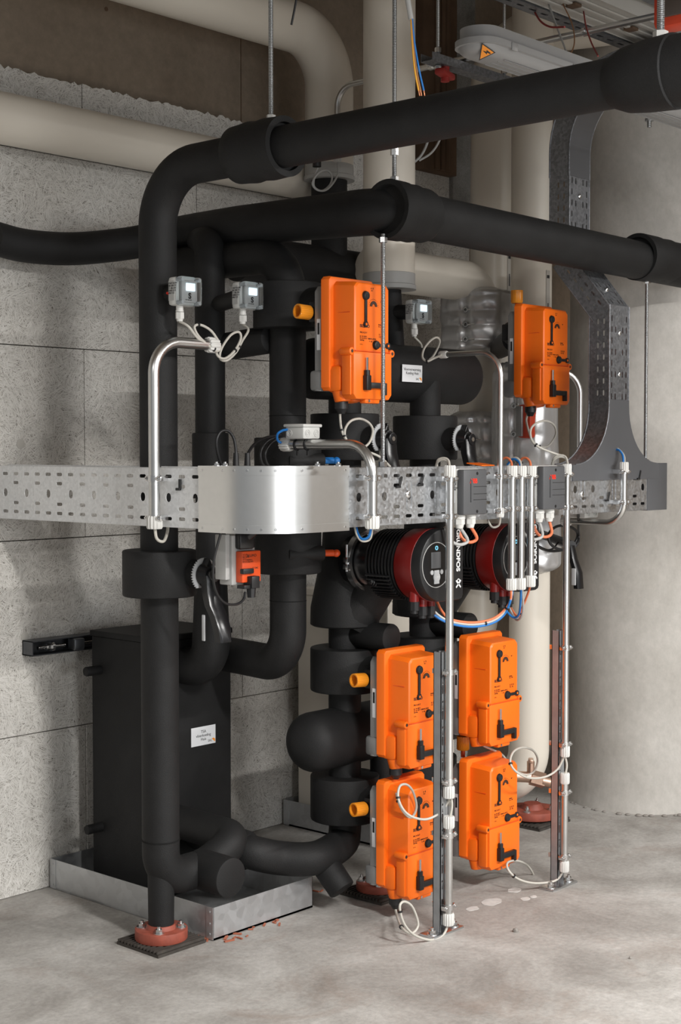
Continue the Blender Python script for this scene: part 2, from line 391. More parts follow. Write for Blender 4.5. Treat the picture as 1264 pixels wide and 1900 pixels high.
# wood wool boards on the wall
g = G()
xe = onY(872, 400, 3.26).x
zs = [0.0, onY(0, 1372, 3.26).z, onY(0, 1005, 3.26).z, onY(0, 638, 3.26).z, 2.0]
xs_rows = [[-2.4, -0.6, onY(160, 1400, 3.26).x, 3.55, xe], [-2.4, -0.3, onY(450, 1200, 3.26).x, xe], [-2.4, -0.9, onY(158, 900, 3.26).x, 3.45, xe], [-2.4, -0.2, onY(365, 360, 3.26).x, xe]]
for r in range(4):
    for i in range(len(xs_rows[r])-1):
        g.bx(xs_rows[r][i]+0.0012, xs_rows[r][i+1]-0.0012, 3.26, 3.302, zs[r]+0.0012, zs[r+1]-0.0012, 0.0015)
zt = onY(0, 122, 3.26).z
for x0, x1 in ((-2.4, onY(152, 180, 3.26).x-0.0015), (onY(152, 180, 3.26).x+0.0015, xe)):
    n = int((x1-x0)/0.012); poly = [(x0, zs[4]+0.0012), (x1, zs[4]+0.0012)]
    poly += [(x1-(x1-x0)*i/n, zt+0.006*noise.noise((i*0.9, x0, 0))+0.004*random.uniform(-1, 1)) for i in range(n+1)]
    g.prism(poly, (0, 3.302, 0), X, Z, 0.042)
struct(part(g, 'wall_cladding', 'wool', smooth=0, org=(0, 0, 0)))
# shutter joint in the upper concrete, fixing holes
g = G(); xj = onY(447, 140, 3.30).x
g.bx(xj-0.0012, xj+0.0012, 3.2985, 3.301, zt, 3.3)
for px, py in ((197, 17), (431, 64), (441, 65)):
    p = onY(px, py, 3.30); g.cyl(p+Y*0.001, p-Y*0.002, 0.006, n=12)
struct(part(g, 'trim_1', 'rust', smooth=0))
# upright rough strip and brown board beside the end of the cladding
g = G(); g.bx(onY(836, 200, 3.255).x, onY(876, 200, 3.255).x, 3.24, 3.30, onY(850, 445, 3.25).z, 3.3, 0.004); struct(part(g, 'trim_2', 'strip', smooth=0))
# round concrete column at the right
c_col = V((4.43, 2.588, 0)); g = G()
g.lathe((4.44, 2.60, -0.01), Z, [(0, 0.262), (0.02, 0.258), (0.05, 0.252), (0.09, 0.25), (3.32, 0.25)], 96)
struct(part(g, 'column', 'column', smooth=30))
g = G(); a = V((4.43, 2.588, 0))
for k in range(26):
    an = math.radians(150+k*7+random.uniform(-3, 3)); rr_ = random.uniform(0.004, 0.012)
    g.sphere(a+V((math.cos(an), math.sin(an), 0))*(0.262+rr_*0.4)+Z*0.002, rr_, 8, (1, 1, 0.45))
o = part(g, 'mortar_crumbs', 'chip'); tag(o, 'small mortar crumbs along the foot of the round concrete column', 'rubble'); o['kind'] = 'stuff'

# brown steel upright and grey cables far behind
b0 = onY(800, 0, 3.23)
g = G(); g.bx(onY(771, 160, 3.26).x, onY(834, 160, 3.26).x, 3.225, 3.30, onY(800, 322, 3.26).z, 3.29, 0.003)
for px in (812, 822, 830): p = onY(px, 160, 3.22); g.cyl((p.x, 3.222, onY(800, 318, 3.26).z), (p.x, 3.222, 3.28), 0.012, n=12)
tag(part(g, 'brown_profile', 'rust'), 'brown ribbed upright against the wall between the cream pipes', 'profile')

# ================================================================== cream jacketed pipes behind
def pipe(name, label, cat, pts, r, m, bend=0.0, seams=(), group=None, n=28):
    path = fillet(pts, bend, 12) if bend else [V(p) for p in pts]
    g = G(); g.tube(path, r, n); o = part(g, name, m); return tag(o, label, cat, group)
rw = 0.066
xw = onY(566, 360, 3.19)
pipe('cream_wall_pipe', 'cream jacketed pipe running level along the wall boards at upper left', 'pipe',
     [(-0.8, 3.185, 2.05), (onY(615, 360, 3.185).x, 3.185, 2.05)], rw, 'pvc')
# down pipe with elbow at top, grey end band
yb = 3.06; pb = onY(611, 335, yb); zb = onY(611, 333, yb).z; r1 = 0.074
zt1 = onY(540, 48, yb).z
bp1 = thing('cream_elbow_pipe', 'cream pipe from upper left elbowing down to a grey band above black insulation', 'pipe', (pb.x, yb, zb))
g = G(); g.tube(fillet([(0.4, yb, zt1), (pb.x, yb, zt1), (pb.x, yb, zb+0.03)], 0.155, 16), r1, 32); part(g, 'jacket', 'pvc', bp1)
g = G(); g.lathe((pb.x, yb, zb-0.005), Z, [(0, r1*0.9), (0, r1+0.004), (0.012, r1+0.004), (0.014, r1+0.001), (0.045, r1+0.001), (0.046, r1)], 32); part(g, 'end_band', 'pvc_band', bp1, label='grey end band')
# second vertical cream pipe
y2 = 2.72; p2 = onY(722, 535, y2); z2 = p2.z; r2 = 0.0745
bp2 = thing('cream_drop_pipe', 'straight vertical cream pipe at picture centre ending in a grey band above the black header', 'pipe', (p2.x, y2, z2))
g = G(); g.tube([(p2.x, y2, z2+0.03), (p2.x, y2, 3.3)], r2, 32); part(g, 'jacket', 'pvc', bp2)
g = G(); g.lathe((p2.x, y2, z2-0.005), Z, [(0, r2*0.9), (0, r2+0.004), (0.012, r2+0.004), (0.014, r2+0.001), (0.045, r2+0.001), (0.046, r2)], 32); part(g, 'end_band', 'pvc_band', bp2, label='grey end band')
# third: from top elbow down
p3 = onD(914, 300, 4.95); r3 = 0.073; zt3 = onD(914, 60, 4.9).z
g = G(); g.tube(fillet([(p3.x, p3.y, 0.9), (p3.x, p3.y, zt3), (p3.x+0.36, p3.y-1.2, zt3)], 0.16, 16), r3, 32)
tag(part(g, 'cream_bend_pipe', 'pvc'), 'vertical cream pipe bending towards the camera under the ceiling left of the round column', 'pipe')
# fourth: tall pipe right of it down to the floor support
p4 = onD(984, 900, 4.72); r4 = 0.0655
zE = onD(984, 1400, 4.72).z
bp4 = thing('tall_cream_pipe', 'tall cream pipe beside the round column, elbow near the floor on a red support', 'pipe', (p4.x, p4.y, 0))
g = G(); g.tube(fillet([(p4.x, p4.y, 3.3), (p4.x, p4.y, zE-0.105), (p4.x-0.12, p4.y+0.30, zE-0.105)], 0.12, 14), r4, 32); part(g, 'jacket', 'pvc', bp4)
pf = onZ(988, 1508, 0.03)
g = G(); g.cyl((pf.x, pf.y, 0.045), (pf.x, pf.y, zE-0.15), 0.026); g.cyl((pf.x, pf.y, 0.045), (pf.x, pf.y, 0.062), 0.036, 0.028); g.cyl((pf.x, pf.y, 0.02), (pf.x, pf.y, 0.045), 0.083, n=36, bev=0.002); part(g, 'support_foot', 'oxide', bp4, label='red painted support foot with round flange')
for k in range(4): a = math.radians(20+90*k); g = G(); g.bolt((pf.x+0.062*math.cos(a), pf.y+0.062*math.sin(a), 0.045), Z, 0.008, 0.010); part(g, 'flange_bolt', 'bolt', bp4)
# label strips on the two tall pipes
for pc, rr_, sn, ys_, w in ((p3, r3, 0.78, ((470, 515), (525, 545)), 'bending'), (p4, r4, 0.80, ((505, 560), (575, 600)), 'tall')):
    cdir = V((-pc.x, -pc.y, 0)).normalized(); sdir = V((-cdir.y, cdir.x, 0)); sdir = sdir if sdir.dot(_r) > 0 else -sdir
    nn = cdir*math.sqrt(1-sn*sn)+sdir*sn; tt = V((-nn.y, nn.x, 0)); dd_ = pc.dot(_f)
    z1_, z0_ = onD(950, ys_[0][0], dd_).z, onD(950, ys_[1][1], dd_).z; m3 = Matrix((tt, nn, V((0, 0, 1)))).transposed()
    tl = thing('pipe_label', 'narrow printed strip label on the '+w+' cream pipe below the black cross pipe', 'label', V((pc.x, pc.y, z0_))+nn*rr_)
    g = G(); g.box(V((pc.x, pc.y, (z0_+z1_)/2))+nn*(rr_+0.0002), (0.020, 0.0016, z1_-z0_), rot=m3); part(g, 'strip', 'lumtray', tl, smooth=0)
    g = G()
    g.box(V((pc.x, pc.y, z1_-0.02))+nn*(rr_+0.0010), (0.013, 0.0008, 0.010), rot=m3); part(g, 'print', 'ink', tl, smooth=0)
    g = G(); g.box(V((pc.x, pc.y, z0_+0.04))+nn*(rr_+0.0010), (0.006, 0.0008, 0.04), rot=m3); part(g, 'print', 'dgrey', tl, smooth=0)
# bronze drain valve under it
dv = onD(985, 1442, 4.50)
t = thing('bronze_drain_valve', 'small bronze drain valve under the white elbow right of the lowest far actuator', 'valve', dv)
g = G(); g.cyl(dv+V((-0.09, 0.06, 0.012)), dv+V((0.0, 0, 0)), 0.017); g.cyl(dv+V((0, 0, 0)), dv+V((0.03, -0.03, -0.012)), 0.024, n=6); g.cyl(dv+V((0.02, -0.03, -0.01)), dv+V((0.045, -0.06, -0.018)), 0.016); g.cyl(dv, dv+Z*0.05, 0.012); part(g, 'body', 'brass', t)
g = G(); g.box(dv+V((0.0, 0, 0.052)), (0.035, 0.016, 0.012), 0.003, 0.6); part(g, 'tap', 'brass', t)
# fifth: elbow behind header going down into the silver jackets
y5 = 2.93; p5 = onY(889, 700, y5); zt5 = onY(800, 510, y5-0.02).z; r5 = 0.066
zl = onY(885, 1195, y5).z
g = G(); g.tube(fillet([(p5.x-0.55, y5, zt5), (p5.x, y5, zt5), (p5.x, y5, zl), (p5.x-0.14, y5+0.10, zl)], 0.09, 14), r5, 32)
tag(part(g, 'cream_valve_pipe', 'pvc'), 'cream pipe that elbows out behind the centre pipe and drops through two silver jackets', 'pipe')

# ------------------------------------------------------------------ silver insulation jackets
def jacket(name, label, c, axis, L, r, seed, group='quilted silver jackets', n=96, m=56, ties=(), side=None):
    c = V(c); ax = V(axis).normalized(); ref = V((0, 0, 1)) if abs(ax.z) < 0.9 else V((1, 0, 0)); u = (ref-ax*ref.dot(ax)).normalized(); w = ax.cross(u)
    vw = (V((0, 0, c.z))-c).normalized(); a0 = math.atan2(vw.dot(w), vw.dot(u))-(0.35 if side is None else side)
    t_ = thing(name, label, 'insulation jacket', c-Z*L/2 if abs(ax.z) > 0.9 else c-Z*r, group)
    g = G(); rings = []
    for i in range(m+1):
        s = i/m; rg = []
        for k in range(n):
            a = 2*math.pi*k/n
            da = (a-a0+math.pi) % (2*math.pi)-math.pi
            d = 1-0.28*max(0, (abs(s-0.5)-0.40)/0.10)**2
            sm = math.exp(-(da/0.75)**2)
            d += 0.095*(abs(math.sin(math.pi*4.5*s+0.3))**0.7-0.62)*sm
            d -= 0.12*math.exp(-(da/0.09)**2)
            for (db, sb) in ((-1.0, 0.42), (-1.35, 0.72), (1.0, 0.3), (-0.95, 0.15)): d -= 0.07*math.exp(-((da-db)/0.12)**2-((s-sb)/0.05)**2)
            d += 0.030*math.sin(a*13+seed)*max(0, abs(s-0.5)-0.30)/0.2
            for tt in ties: d -= 0.045*math.exp(-((s-tt)/0.02)**2)
            d += 0.045*noise.noise((math.cos(a)*1.9+seed, math.sin(a)*1.9, s*3.2))
            d += 0.03*noise.noise((math.cos(a)*5+seed, math.sin(a)*5, s*5))
            rg.append(g.b.verts.new(c+ax*((s-0.5)*L+0.006*noise.noise((a*2, s, seed)))+(u*math.cos(a)+w*math.sin(a))*r*d))
        rings.append(rg)
    for i in range(m):
        for k in range(n): g.b.faces.new((rings[i][k], rings[i][(k+1) % n], rings[i+1][(k+1) % n], rings[i+1][k]))
    g.b.faces.new(rings[0][::-1]); g.b.faces.new(rings[-1])
    part(g, 'quilted_cover', 'silver', t_, smooth=80)
    g = G()
    dr = u*math.cos(a0)+w*math.sin(a0); sd = ax.cross(dr)
    for k in range(3):
        s = (k+0.93)/4.5; pp = c+ax*((s-0.5)*L)+dr*r*0.90
        g = G(); g.ring(pp-dr*0.004, pp+dr*0.010, 0.0085, 0.005, 14); g.cyl(pp+dr*0.004+sd*0.006, pp+dr*0.002+sd*0.030, 0.0035, n=8); part(g, 'lacing_hook', 'bolt', t_)
    return t_
zj1 = onY(880, 598, y5).z
j1 = jacket('silver_jacket', 'quilted silver jacket below the cream elbow, left of the upper right orange actuator', (p5.x-0.005, y5, zj1), Z, 0.215, 0.125, 1.3)
j2 = jacket('silver_jacket', 'crumpled silver jacket just above the cable tray behind the right black lever', (p5.x, y5-0.03, onY(900, 838, y5).z), Z, 0.26, 0.125, 4.1)
j3 = jacket('silver_jacket', 'dull silver jacket on the tall pipe beside the dark red box', (p4.x-0.03, p4.y, onD(960, 790, 4.7).z), Z, 0.40, 0.105, 7.7)
j4 = jacket('silver_jacket', 'silver jacket hanging below the cable tray behind the three short conduits', (p4.x, p4.y, onD(1000, 985, 4.7).z), Z, 0.26, 0.100, 9.2)
# black pump-like actuator neck between jacket and the upper right actuator, dark red box behind
# ================================================================== black insulation: heat exchangers and drip trays
def drip_tray(name, label, x0, x1, y0, y1, h):
    t = thing(name, label, 'drip tray', ((x0+x1)/2, (y0+y1)/2, 0), 'galvanised drip trays'); th = 0.0016
    g = G(); g.bx(x0, x1, y0, y1, 0.001, 0.006)
    g.bx(x0, x0+th, y0, y1, 0.001, h); g.bx(x1-th, x1, y0, y1, 0.001, h); g.bx(x0, x1, y0, y0+th, 0.001, h); g.bx(x0, x1, y1-th, y1, 0.001, h)
    part(g, 'pan', 'pan', t, smooth=0)
    for cx, cy in ((x0, y0), (x0, y1)):
        if True:
            g = G(); yy = cy+0.012 if cy == y0 else cy-0.012
            g.bx(cx-0.0014, cx, yy-0.012, yy+0.012, 0.002, h)
            for zz in (0.015, h*0.5, h-0.012): g.cyl((cx-0.0010, yy, zz), (cx-0.003, yy, zz), 0.0028, n=10)
            part(g, 'corner_lap', 'pan', t, smooth=30)
    return t
A = onZ(400, 1747, 0); Bc = onZ(112, 1654, 0); Cc = onZ(577, 1683, 0)
tx0 = (A.x+Bc.x)/2; ty0 = (A.y+Cc.y)/2; th_ = onX(400, 1682, tx0).z
drip_tray('drip_tray', 'galvanised drip tray on the floor under the black heat exchanger', tx0, Cc.x, ty0, 3.25, 0.082)
hx0, hx1, hy0, hy1, hz = 2.505, 2.80, 2.93, 3.17, 0.71
t = thing('heat_exchanger', 'tall black foam clad heat exchanger standing in the near drip tray', 'heat exchanger', ((hx0+hx1)/2, (hy0+hy1)/2, 0.007))
g = G(); g.bx(hx0, hx1, hy0, hy1, 0.007, hz-0.016, 0.003); part(g, 'casing', 'foam', t, smooth=20)
g = G(); g.bx(hx0-0.004, hx1+0.004, hy0-0.004, hy1+0.004, hz-0.016, hz, 0.003); part(g, 'lid', 'foam', t, smooth=20)
for py in (1242, 1532):
    q = onX(160, py, hx0-0.02); g = G(); g.cyl((hx0+0.01, hy1-0.035, q.z), (hx0-0.05, hy1-0.035, q.z), 0.013, bev=0.004); part(g, 'stub_pipe', 'foam', t)
# white sticker
s0 = onY(355, 1352, hy0-0.001); s1 = onY(400, 1346, hy0-0.001); s2 = onY(355, 1387, hy0-0.001)
def sticker(parent, o, u, v, w, h, lines, sz):
    g = G(); g.prism([(0, 0), (w, 0), (w, h), (0, h)], o, u, v, 0.0006); sk = part(g, 'sticker', 'paper', parent, smooth=0, label='white printed sticker')
    nrm = V(u).normalized().cross(V(v).normalized()); o2 = V(o)+nrm*0.0007
    text('print', '\n'.join(lines), sz, o2+V(u)*w*0.5+V(v)*(h*0.66), u, v, 'ink', sk, 'CENTER')
    text('print', 'SAC', sz*0.8, o2+V(u)*w*0.68+V(v)*h*0.13, u, v, 'ink', sk)
    g = G(); c = (w*0.91, h*0.16); r = h*0.13
    g.prism([(c[0]+r*math.cos(a), c[1]+r*math.sin(a)) for a in [math.radians(x) for x in range(-40, 141, 15)]]+[(c[0]-r*0.2, c[1]+r*0.25)], o2, u, v, 0.0003); part(g, 'emblem', 'inkorange', sk, smooth=0)
    return sk
sticker(t, (s0.x, hy0-0.0002, s2.z), X, Z, s1.x-s0.x, s0.z-s2.z, ['TSA', 'vloerkoeling', 'Huis'], 0.011)
# rail bracket on the wall behind it
zr = onY(110, 1200, 3.20).z; xr = onY(66, 1200, 3.2).x
t = thing('wall_rail', 'short slotted rail with threaded stud on the wall beside the black heat exchanger', 'bracket', (xr+0.12, 3.23, zr))
g = G(); g.bx(xr, xr+0.30, 3.215, 3.259, zr-0.0205, zr-0.0175); g.bx(xr, xr+0.30, 3.215, 3.259, zr+0.0175, zr+0.0205); g.bx(xr, xr+0.3, 3.256, 3.259, zr-0.02, zr+0.02)
g.bx(xr, xr+0.003, 3.215, 3.259, zr-0.02, zr+0.02); part(g, 'channel', 'railsteel', t, smooth=0)
g = G(); g.cyl((xr+0.03, 3.205, zr), (xr+0.03, 3.20, zr), 0.002); g.cyl((xr+0.02, 3.218, zr), (xr+0.11, 3.218, zr), 0.005, n=12); g.cyl((xr+0.062, 3.218, zr), (xr+0.07, 3.218, zr), 0.013); g.cyl((xr+0.05, 3.218, zr), (xr+0.062, 3.218, zr), 0.009, n=6)
g.cyl((xr+0.15, 3.218, zr), (xr+0.3, 3.218, zr), 0.005, n=12); part(g, 'threaded_stud', 'bolt', t)
g = G(); g.bx(xr+0.13, xr+0.165, 3.20, 3.232, zr-0.016, zr+0.016, 0.004); part(g, 'slide_nut', 'railsteel', t)
# round plugs in the cladding
for px, py, w in ((46, 1182, 'below the cable tray'), (38, 824, 'above the cable tray')):
    q = onY(px, py, 3.26); g = G(); g.cyl(q+Y*0.001, q-Y*0.0015, 0.013, n=24); tag(part(g, 'fixing_plug', 'lumtray'), 'round flush cover cap on the wall board at far left, '+w, 'cap')
# second heat exchanger, cream, further back
X2 = onY(524, 1534, 3.2).x
q = onZ(521, 1534, 0); X2t = onX(700, 1571, onZ(699, 1571, 0).x).x
drip_tray('drip_tray', 'galvanised drip tray further back under the cream heat exchanger', X2t, X2t+0.40, 2.80, 3.25, 0.082)
t = thing('heat_exchanger', 'plain cream clad heat exchanger standing in the far drip tray behind the black valves', 'heat exchanger', (X2t+0.2, 3.05, 0.007))
zx2 = onX(570, 1092, X2t+0.03).z
g = G(); g.bx(X2t+0.03, X2t+0.36, 2.84, 3.215, 0.007, zx2-0.02, 0.004); part(g, 'casing', 'pvc', t, smooth=20)
g = G(); g.bx(X2t+0.024, X2t+0.366, 2.834, 3.22, zx2-0.02, zx2, 0.003); part(g, 'lid', 'pvc', t, smooth=20)

# ================================================================== black pipework
FT = 'foam'
def lever(parent, o, n_out, seed=0, L=0.155, disc=0.040):
    """valve lever: neck out along -Y from o, toothed grey disc, hub and a hanging handle"""
    o = V(o)
    lv = None
    g = G(); g.cyl(o, o-Y*n_out, 0.036, 0.030); neck = part(g, 'valve_neck', FT, parent)
    c = o-Y*(n_out+0.001); g = G(); pts = []
    for k in range(121):
        a = math.radians(-50+k*280/120); rr_ = disc
        if a > math.radians(118): rr_ = disc*(1.0 if k % 4 < 2 else 0.92)
        pts.append((rr_*math.cos(a), rr_*math.sin(a)))
    g.prism(pts, c, X, Z, 0.003); part(g, 'toothed_disc', 'disc', neck, smooth=0, label='light grey toothed disc')
    g = G(); h0 = c-Y*0.003; g.cyl(h0, h0-Y*0.026, 0.029, 0.022, bev=0.003); g.cyl(h0-Y*0.024, h0-Y*0.038, 0.016, bev=0.002)
    g.prism([(-0.022, 0), (0, 0.040), (0.022, 0)], h0, X, Z, 0.02, bev=0.003)
    ys = [0.012, 0.016, 0.024, 0.040, 0.052, 0.056]; zs_ = [0, -0.25, -0.45, -0.62, -0.8, -1.0]
    prof = [(0.019, 0.0), (0.020, 0.0), (0.019, 0), (0.018, 0), (0.018, 0), (0.016, 0)]
    prev = None
    for i in range(6):
        cc = h0-Y*(ys[i]+0.008)+Z*(zs_[i]*L); w = prof[i][0]*1.1; d = 0.014
        ring = [g.b.verts.new(cc+V((sx*w, sy*d, 0))) for sx, sy in ((-1, -0.7), (-0.7, -1), (0.7, -1), (1, -0.7), (1, 0.7), (0.7, 1), (-0.7, 1), (-1, 0.7))]
        if prev:
            for k in range(8): g.b.faces.new((prev[k], prev[(k+1) % 8], ring[(k+1) % 8], ring[k]))
        else: g.b.faces.new(ring)
        prev = ring
    g.b.faces.new(prev[::-1]); hd = part(g, 'lever_handle', 'gloss', parent, smooth=35, label='glossy black lever handle')
    g = G(); g.cyl(h0-Y*0.038, h0-Y*0.0395, 0.006, n=12); part(g, 'hub_screw', 'bolt', hd)
    g = G(); cc = h0-Y*0.03+Z*(-0.80*L); g.box(cc+V((-0.017, 0.015, 0)), (0.004, 0.010, L*0.40), 0.0018); part(g, 'grip_latch', 'disc', hd, label='grey latch strip on the grip')
def collar(g, c, r, z0, z1, bev=0.004):
    g.lathe((c[0], c[1], z0), Z, [(0, r*0.5), (0, r-bev), (bev*0.4, r-bev*0.3), (bev*1.4, r), (z1-z0-bev, r), (z1-z0-bev*0.3, r-bev*0.3), (z1-z0, r-bev*1.2), (z1-z0-0.001, r*0.5)], 40)

# ---- riser at the left with the top run coming towards the camera
ry = 2.68; rp = onY(294, 700, ry); rx = rp.x; rr = 0.0455
ztop = onX(600, 258, rx).z
t = thing('insulated_riser', 'black riser at left rising from a red floor flange and turning across the top', 'pipe', (rx, ry, 0))
zlow = onY(300, 1632, ry).z
g = G(); g.tube(fillet([(rx+0.135, ry, zlow), (rx, ry, zlow), (rx, ry, ztop), (rx, 0.3, ztop)], [0.07, 0.135], 16), rr, 36); part(g, 'insulation', FT, t)
g = G(); z_s = onY(293, 1600, ry).z; g.tube([(rx, ry, 0.03), (rx, ry, 0.12), (rx, ry, z_s), (rx, ry, z_s+0.06)], [0.031, 0.032, 0.033, 0.040], 28); part(g, 'lower_sleeve', FT, t)
g = G(); zj = onY(297, 1597, ry).z+0.05; g.tube([(rx, ry, zj), (rx, ry, zj+0.004)], rr+0.0008, 36); part(g, 'seam', 'foam_edge', t)
g = G(); zc0, zc1 = onY(297, 1105, ry).z, onY(297, 1020, ry).z; collar(g, (rx, ry), 0.089, zc0, zc1); part(g, 'valve_collar', FT, t)
lever(t, (rx+0.035, ry-0.072, (zc0+zc1)/2+0.0), 0.045)
# sleeves on top run
def sleeve_y(parent, x, z, ya, yb, r, name='sleeve', axis='y', notch=True):
    g = G(); L = abs(yb-ya); ax = V((0, -1, 0)) if axis == 'y' else X
    p = V((x, ya, z)) if axis == 'y' else V((ya, x, z))
    prof = [(0, r*0.6), (0, r*0.86), (0.006, r*0.97), (L*0.18, r*0.99), (L*0.35, r*1.03), (L*0.5, r*0.985), (L*0.68, r*1.03), (L*0.9, r), (L, r), (L, r*0.80), (L-0.012, r*0.79)]
    g.lathe(p, ax, prof, 40); return part(g, name, FT, parent, smooth=50)
ya = onX(440, 290, rx).y; yb2 = onX(532, 270, rx).y
sleeve_y(t, rx, ztop, ya, yb2, 0.066)
ya = onX(1148, 150, rx).y; yb3 = onX(1255, 130, rx).y
g = G(); g.tube([(rx, ya+0.01, ztop), (rx, ya, ztop), (rx, ya-0.02, ztop), (rx, ya-0.06, ztop), (rx, yb3, ztop), (rx, yb3-0.002, ztop), (rx, yb3-0.12, ztop)], [0.046, 0.05, 0.058, 0.063, 0.066, 0.062, 0.062], 36); part(g, 'coupling_sleeve', FT, t)
# stub of the sensor pocket
def pocket(parent, o, d, r=0.021, L=0.07):
    g = G(); g.cyl(V(o), V(o)+V(d)*L, r, bev=0.004); part(g, 'sensor_pocket', FT, parent)
# red floor flange with bolts belongs to the riser
pf = onZ(291, 1762, 0.03)
g = G(); g.cyl((rx, ry, 0.014), (rx, ry, 0.040), 0.064, n=44, bev=0.002); g.cyl((rx, ry, 0.04), (rx, ry, 0.05), 0.038, 0.034, n=32); fl = part(g, 'floor_flange', 'oxide', t, label='red painted round floor flange')
for k in range(4):
    a = math.radians(48+90*k-6); g = G(); g.bolt((rx+0.047*math.cos(a), ry+0.047*math.sin(a), 0.040), Z, 0.0085, 0.009); part(g, 'bolt', 'bolt', fl)
def rubber_mat(label, cx, cy, s):
    g = G(); g.bx(cx-s, cx+s, cy-s, cy+s, 0.0, 0.007)
    n = 13
    for k in range(n): y = cy-s+2*s*(k+0.5)/n; g.bx(cx-s, cx+s, y-s/n*0.42, y+s/n*0.42, 0.008, 0.0145)
    tag(part(g, 'rubber_mat', 'rubber', smooth=0), label, 'mat', 'ribbed rubber mats')
rubber_mat('square ribbed rubber mat under the red flange of the left riser', rx, ry, 0.076)
rubber_mat('ribbed rubber mat under the flange at the foot of the tall cream pipe', onZ(988, 1508, 0.03).x, onZ(988, 1508, 0.03).y, 0.088)
# bottom branch: tee with capped stub and elbow into the exchanger (one welded pipe)
t2 = thing('bottom_branch_pipe', 'short black pipe with capped stub winding over the drip tray into the heat exchanger', 'pipe', (rx+0.16, ry, 0.09))
xs2 = rx+0.135
g = G(); g.tube(fillet([(xs2-0.003, ry, zlow), (2.50, ry, zlow+0.015), (2.572, ry-0.01, zlow+0.055), (2.572, hy0+0.01, zlow+0.06)], [0.06, 0.062], 14), 0.0435, 32); part(g, 'insulation', FT, t2)
xst = onY(384, 1640, ry-0.03).x
g = G(); g.cyl((xst+0.005, ry+0.01, zlow), (xst+0.005, ry-0.112, zlow-0.002), 0.0495, n=36, bev=0.004); part(g, 'capped_stub', FT, t2)

HY = 2.268
# ---- second pipe run (from wall left, across, down right)
c1 = onY(724, 402, HY); xl = c1.x; z2p = 1.772
xq = onX(260, 445, xl)
ywl = 3.17
t = thing('insulated_crosspipe', 'black pipe from the far left wall turning a corner at centre, then running right', 'pipe', (xl, HY, z2p))
pend = 4.26
path = catmull([onY(-14, 441, 3.18), onY(40, 455, 3.18), onY(100, 461, 3.17), onY(150, 461, 3.145), onY(205, 456, 3.11), onY(260, 448, 3.07), onX(340, 430, xl), onX(440, 419, xl)], 8)
tail = fillet([path[-1], (xl, HY, z2p), (pend, HY, z2p-0.015)], 0.095, 16)
full = path[:-1]+tail; xlg = xl
rads = []
for p in full: rads.append(0.0435 if p.y > 3.0 else 0.0435+min(1, (3.0-p.y)/0.35)*0.0125)
g = G(); g.tube(full, rads, 36); part(g, 'insulation', FT, t)
def sleeve_x(px0, px1, r):
    a_, b_ = onY(px0, 440, HY).x, onY(px1, 440, HY).x; L = b_-a_
    g = G(); g.lathe((a_, HY, z2p-0.0005*(a_-xlg)), X, [(0.014, r*0.80), (0, r*0.83), (0, r*0.99), (0.004, r*1.01), (L*0.35, r*1.0), (L*0.45, r*0.96), (L*0.62, r*0.98), (L*0.70, r*0.93), (L*0.92, r*0.93), (L, r*0.88), (L, r*0.7)], 44); part(g, 'sleeve', FT, t, smooth=50)
sleeve_x(716, 788, 0.071)
sleeve_x(1182, 1262, 0.069)

# ---- pipe dropping from it (second from left)
d2y = 2.83; d2 = onY(390, 700, d2y); d2x = d2.x; zp = onY(405, 1240, d2y).z
t = thing('insulated_drop', 'black insulated pipe between the riser and the thick valve pipe, dropping into the heat exchanger', 'pipe', (d2x, d2y, zp))
g = G(); g.tube(fillet([(xlg, 2.93, z2p-0.01), (d2x, d2y, z2p-0.03), (d2x, d2y, zp), (d2x, hy0+0.01, zp)], [0.05, 0.075], 14), 0.0395, 32); part(g, 'insulation', FT, t)
g = G(); g.tube([(d2x, d2y, zp+0.32), (d2x, d2y, zp+0.16), (d2x, d2y, zp+0.08)], [0.040, 0.046, 0.05], 32, cap=False); part(g, 'lower_sleeve', FT, t)
g = G(); g.tube(fillet([(d2x, d2y, zp+0.085), (d2x, d2y, zp), (d2x, hy0+0.004, zp)], 0.075, 14), 0.05, 32); part(g, 'elbow_sleeve', FT, t)
g = G(); collar(g, (d2x, d2y), 0.048, onY(390, 868, d2y).z-0.08, onY(390, 803, d2y).z); part(g, 'valve_collar', FT, t)
# ---- thick valve pipe (third)
x3, y3 = 2.705, 2.61; x3 = onY(534, 700, y3).x
t3 = thing('insulated_valve_pipe', 'thick black insulated pipe left of centre with wide valve collars above and below the tray', 'pipe', (x3, y3, zp-0.05))
z3 = onY(534, 1235, y3).z; z3t = onY(535, 470, y3).z
g = G(); g.tube(fillet([(x3-0.02, y3+0.5, z3t), (x3, y3, z3t), (x3, y3, z3), (x3+0.05, hy0+0.01, z3)], [0.1, 0.095], 16), 0.0470, 36); part(g, 'insulation', FT, t3)
for y0_, y1_, r_ in ((612, 527, 0.088), (868, 812, 0.086), (1062, 985, 0.086)):
    g = G(); collar(g, (x3, y3), r_, onY(540, y0_, y3).z, onY(540, y1_, y3).z); part(g, 'valve_collar', FT, t3)
zc = onY(540, 568, y3).z
g = G(); g.cyl((x3, y3-0.06, zc), (x3, y3-0.135, zc), 0.040); part(g, 'valve_neck', FT, t3)
g = G(); g.cyl((x3-0.03, y3+0.03, zc-0.085), (x3-0.03, y3+0.26, zc-0.10), 0.036, bev=0.01); part(g, 'rear_branch', FT, t3)
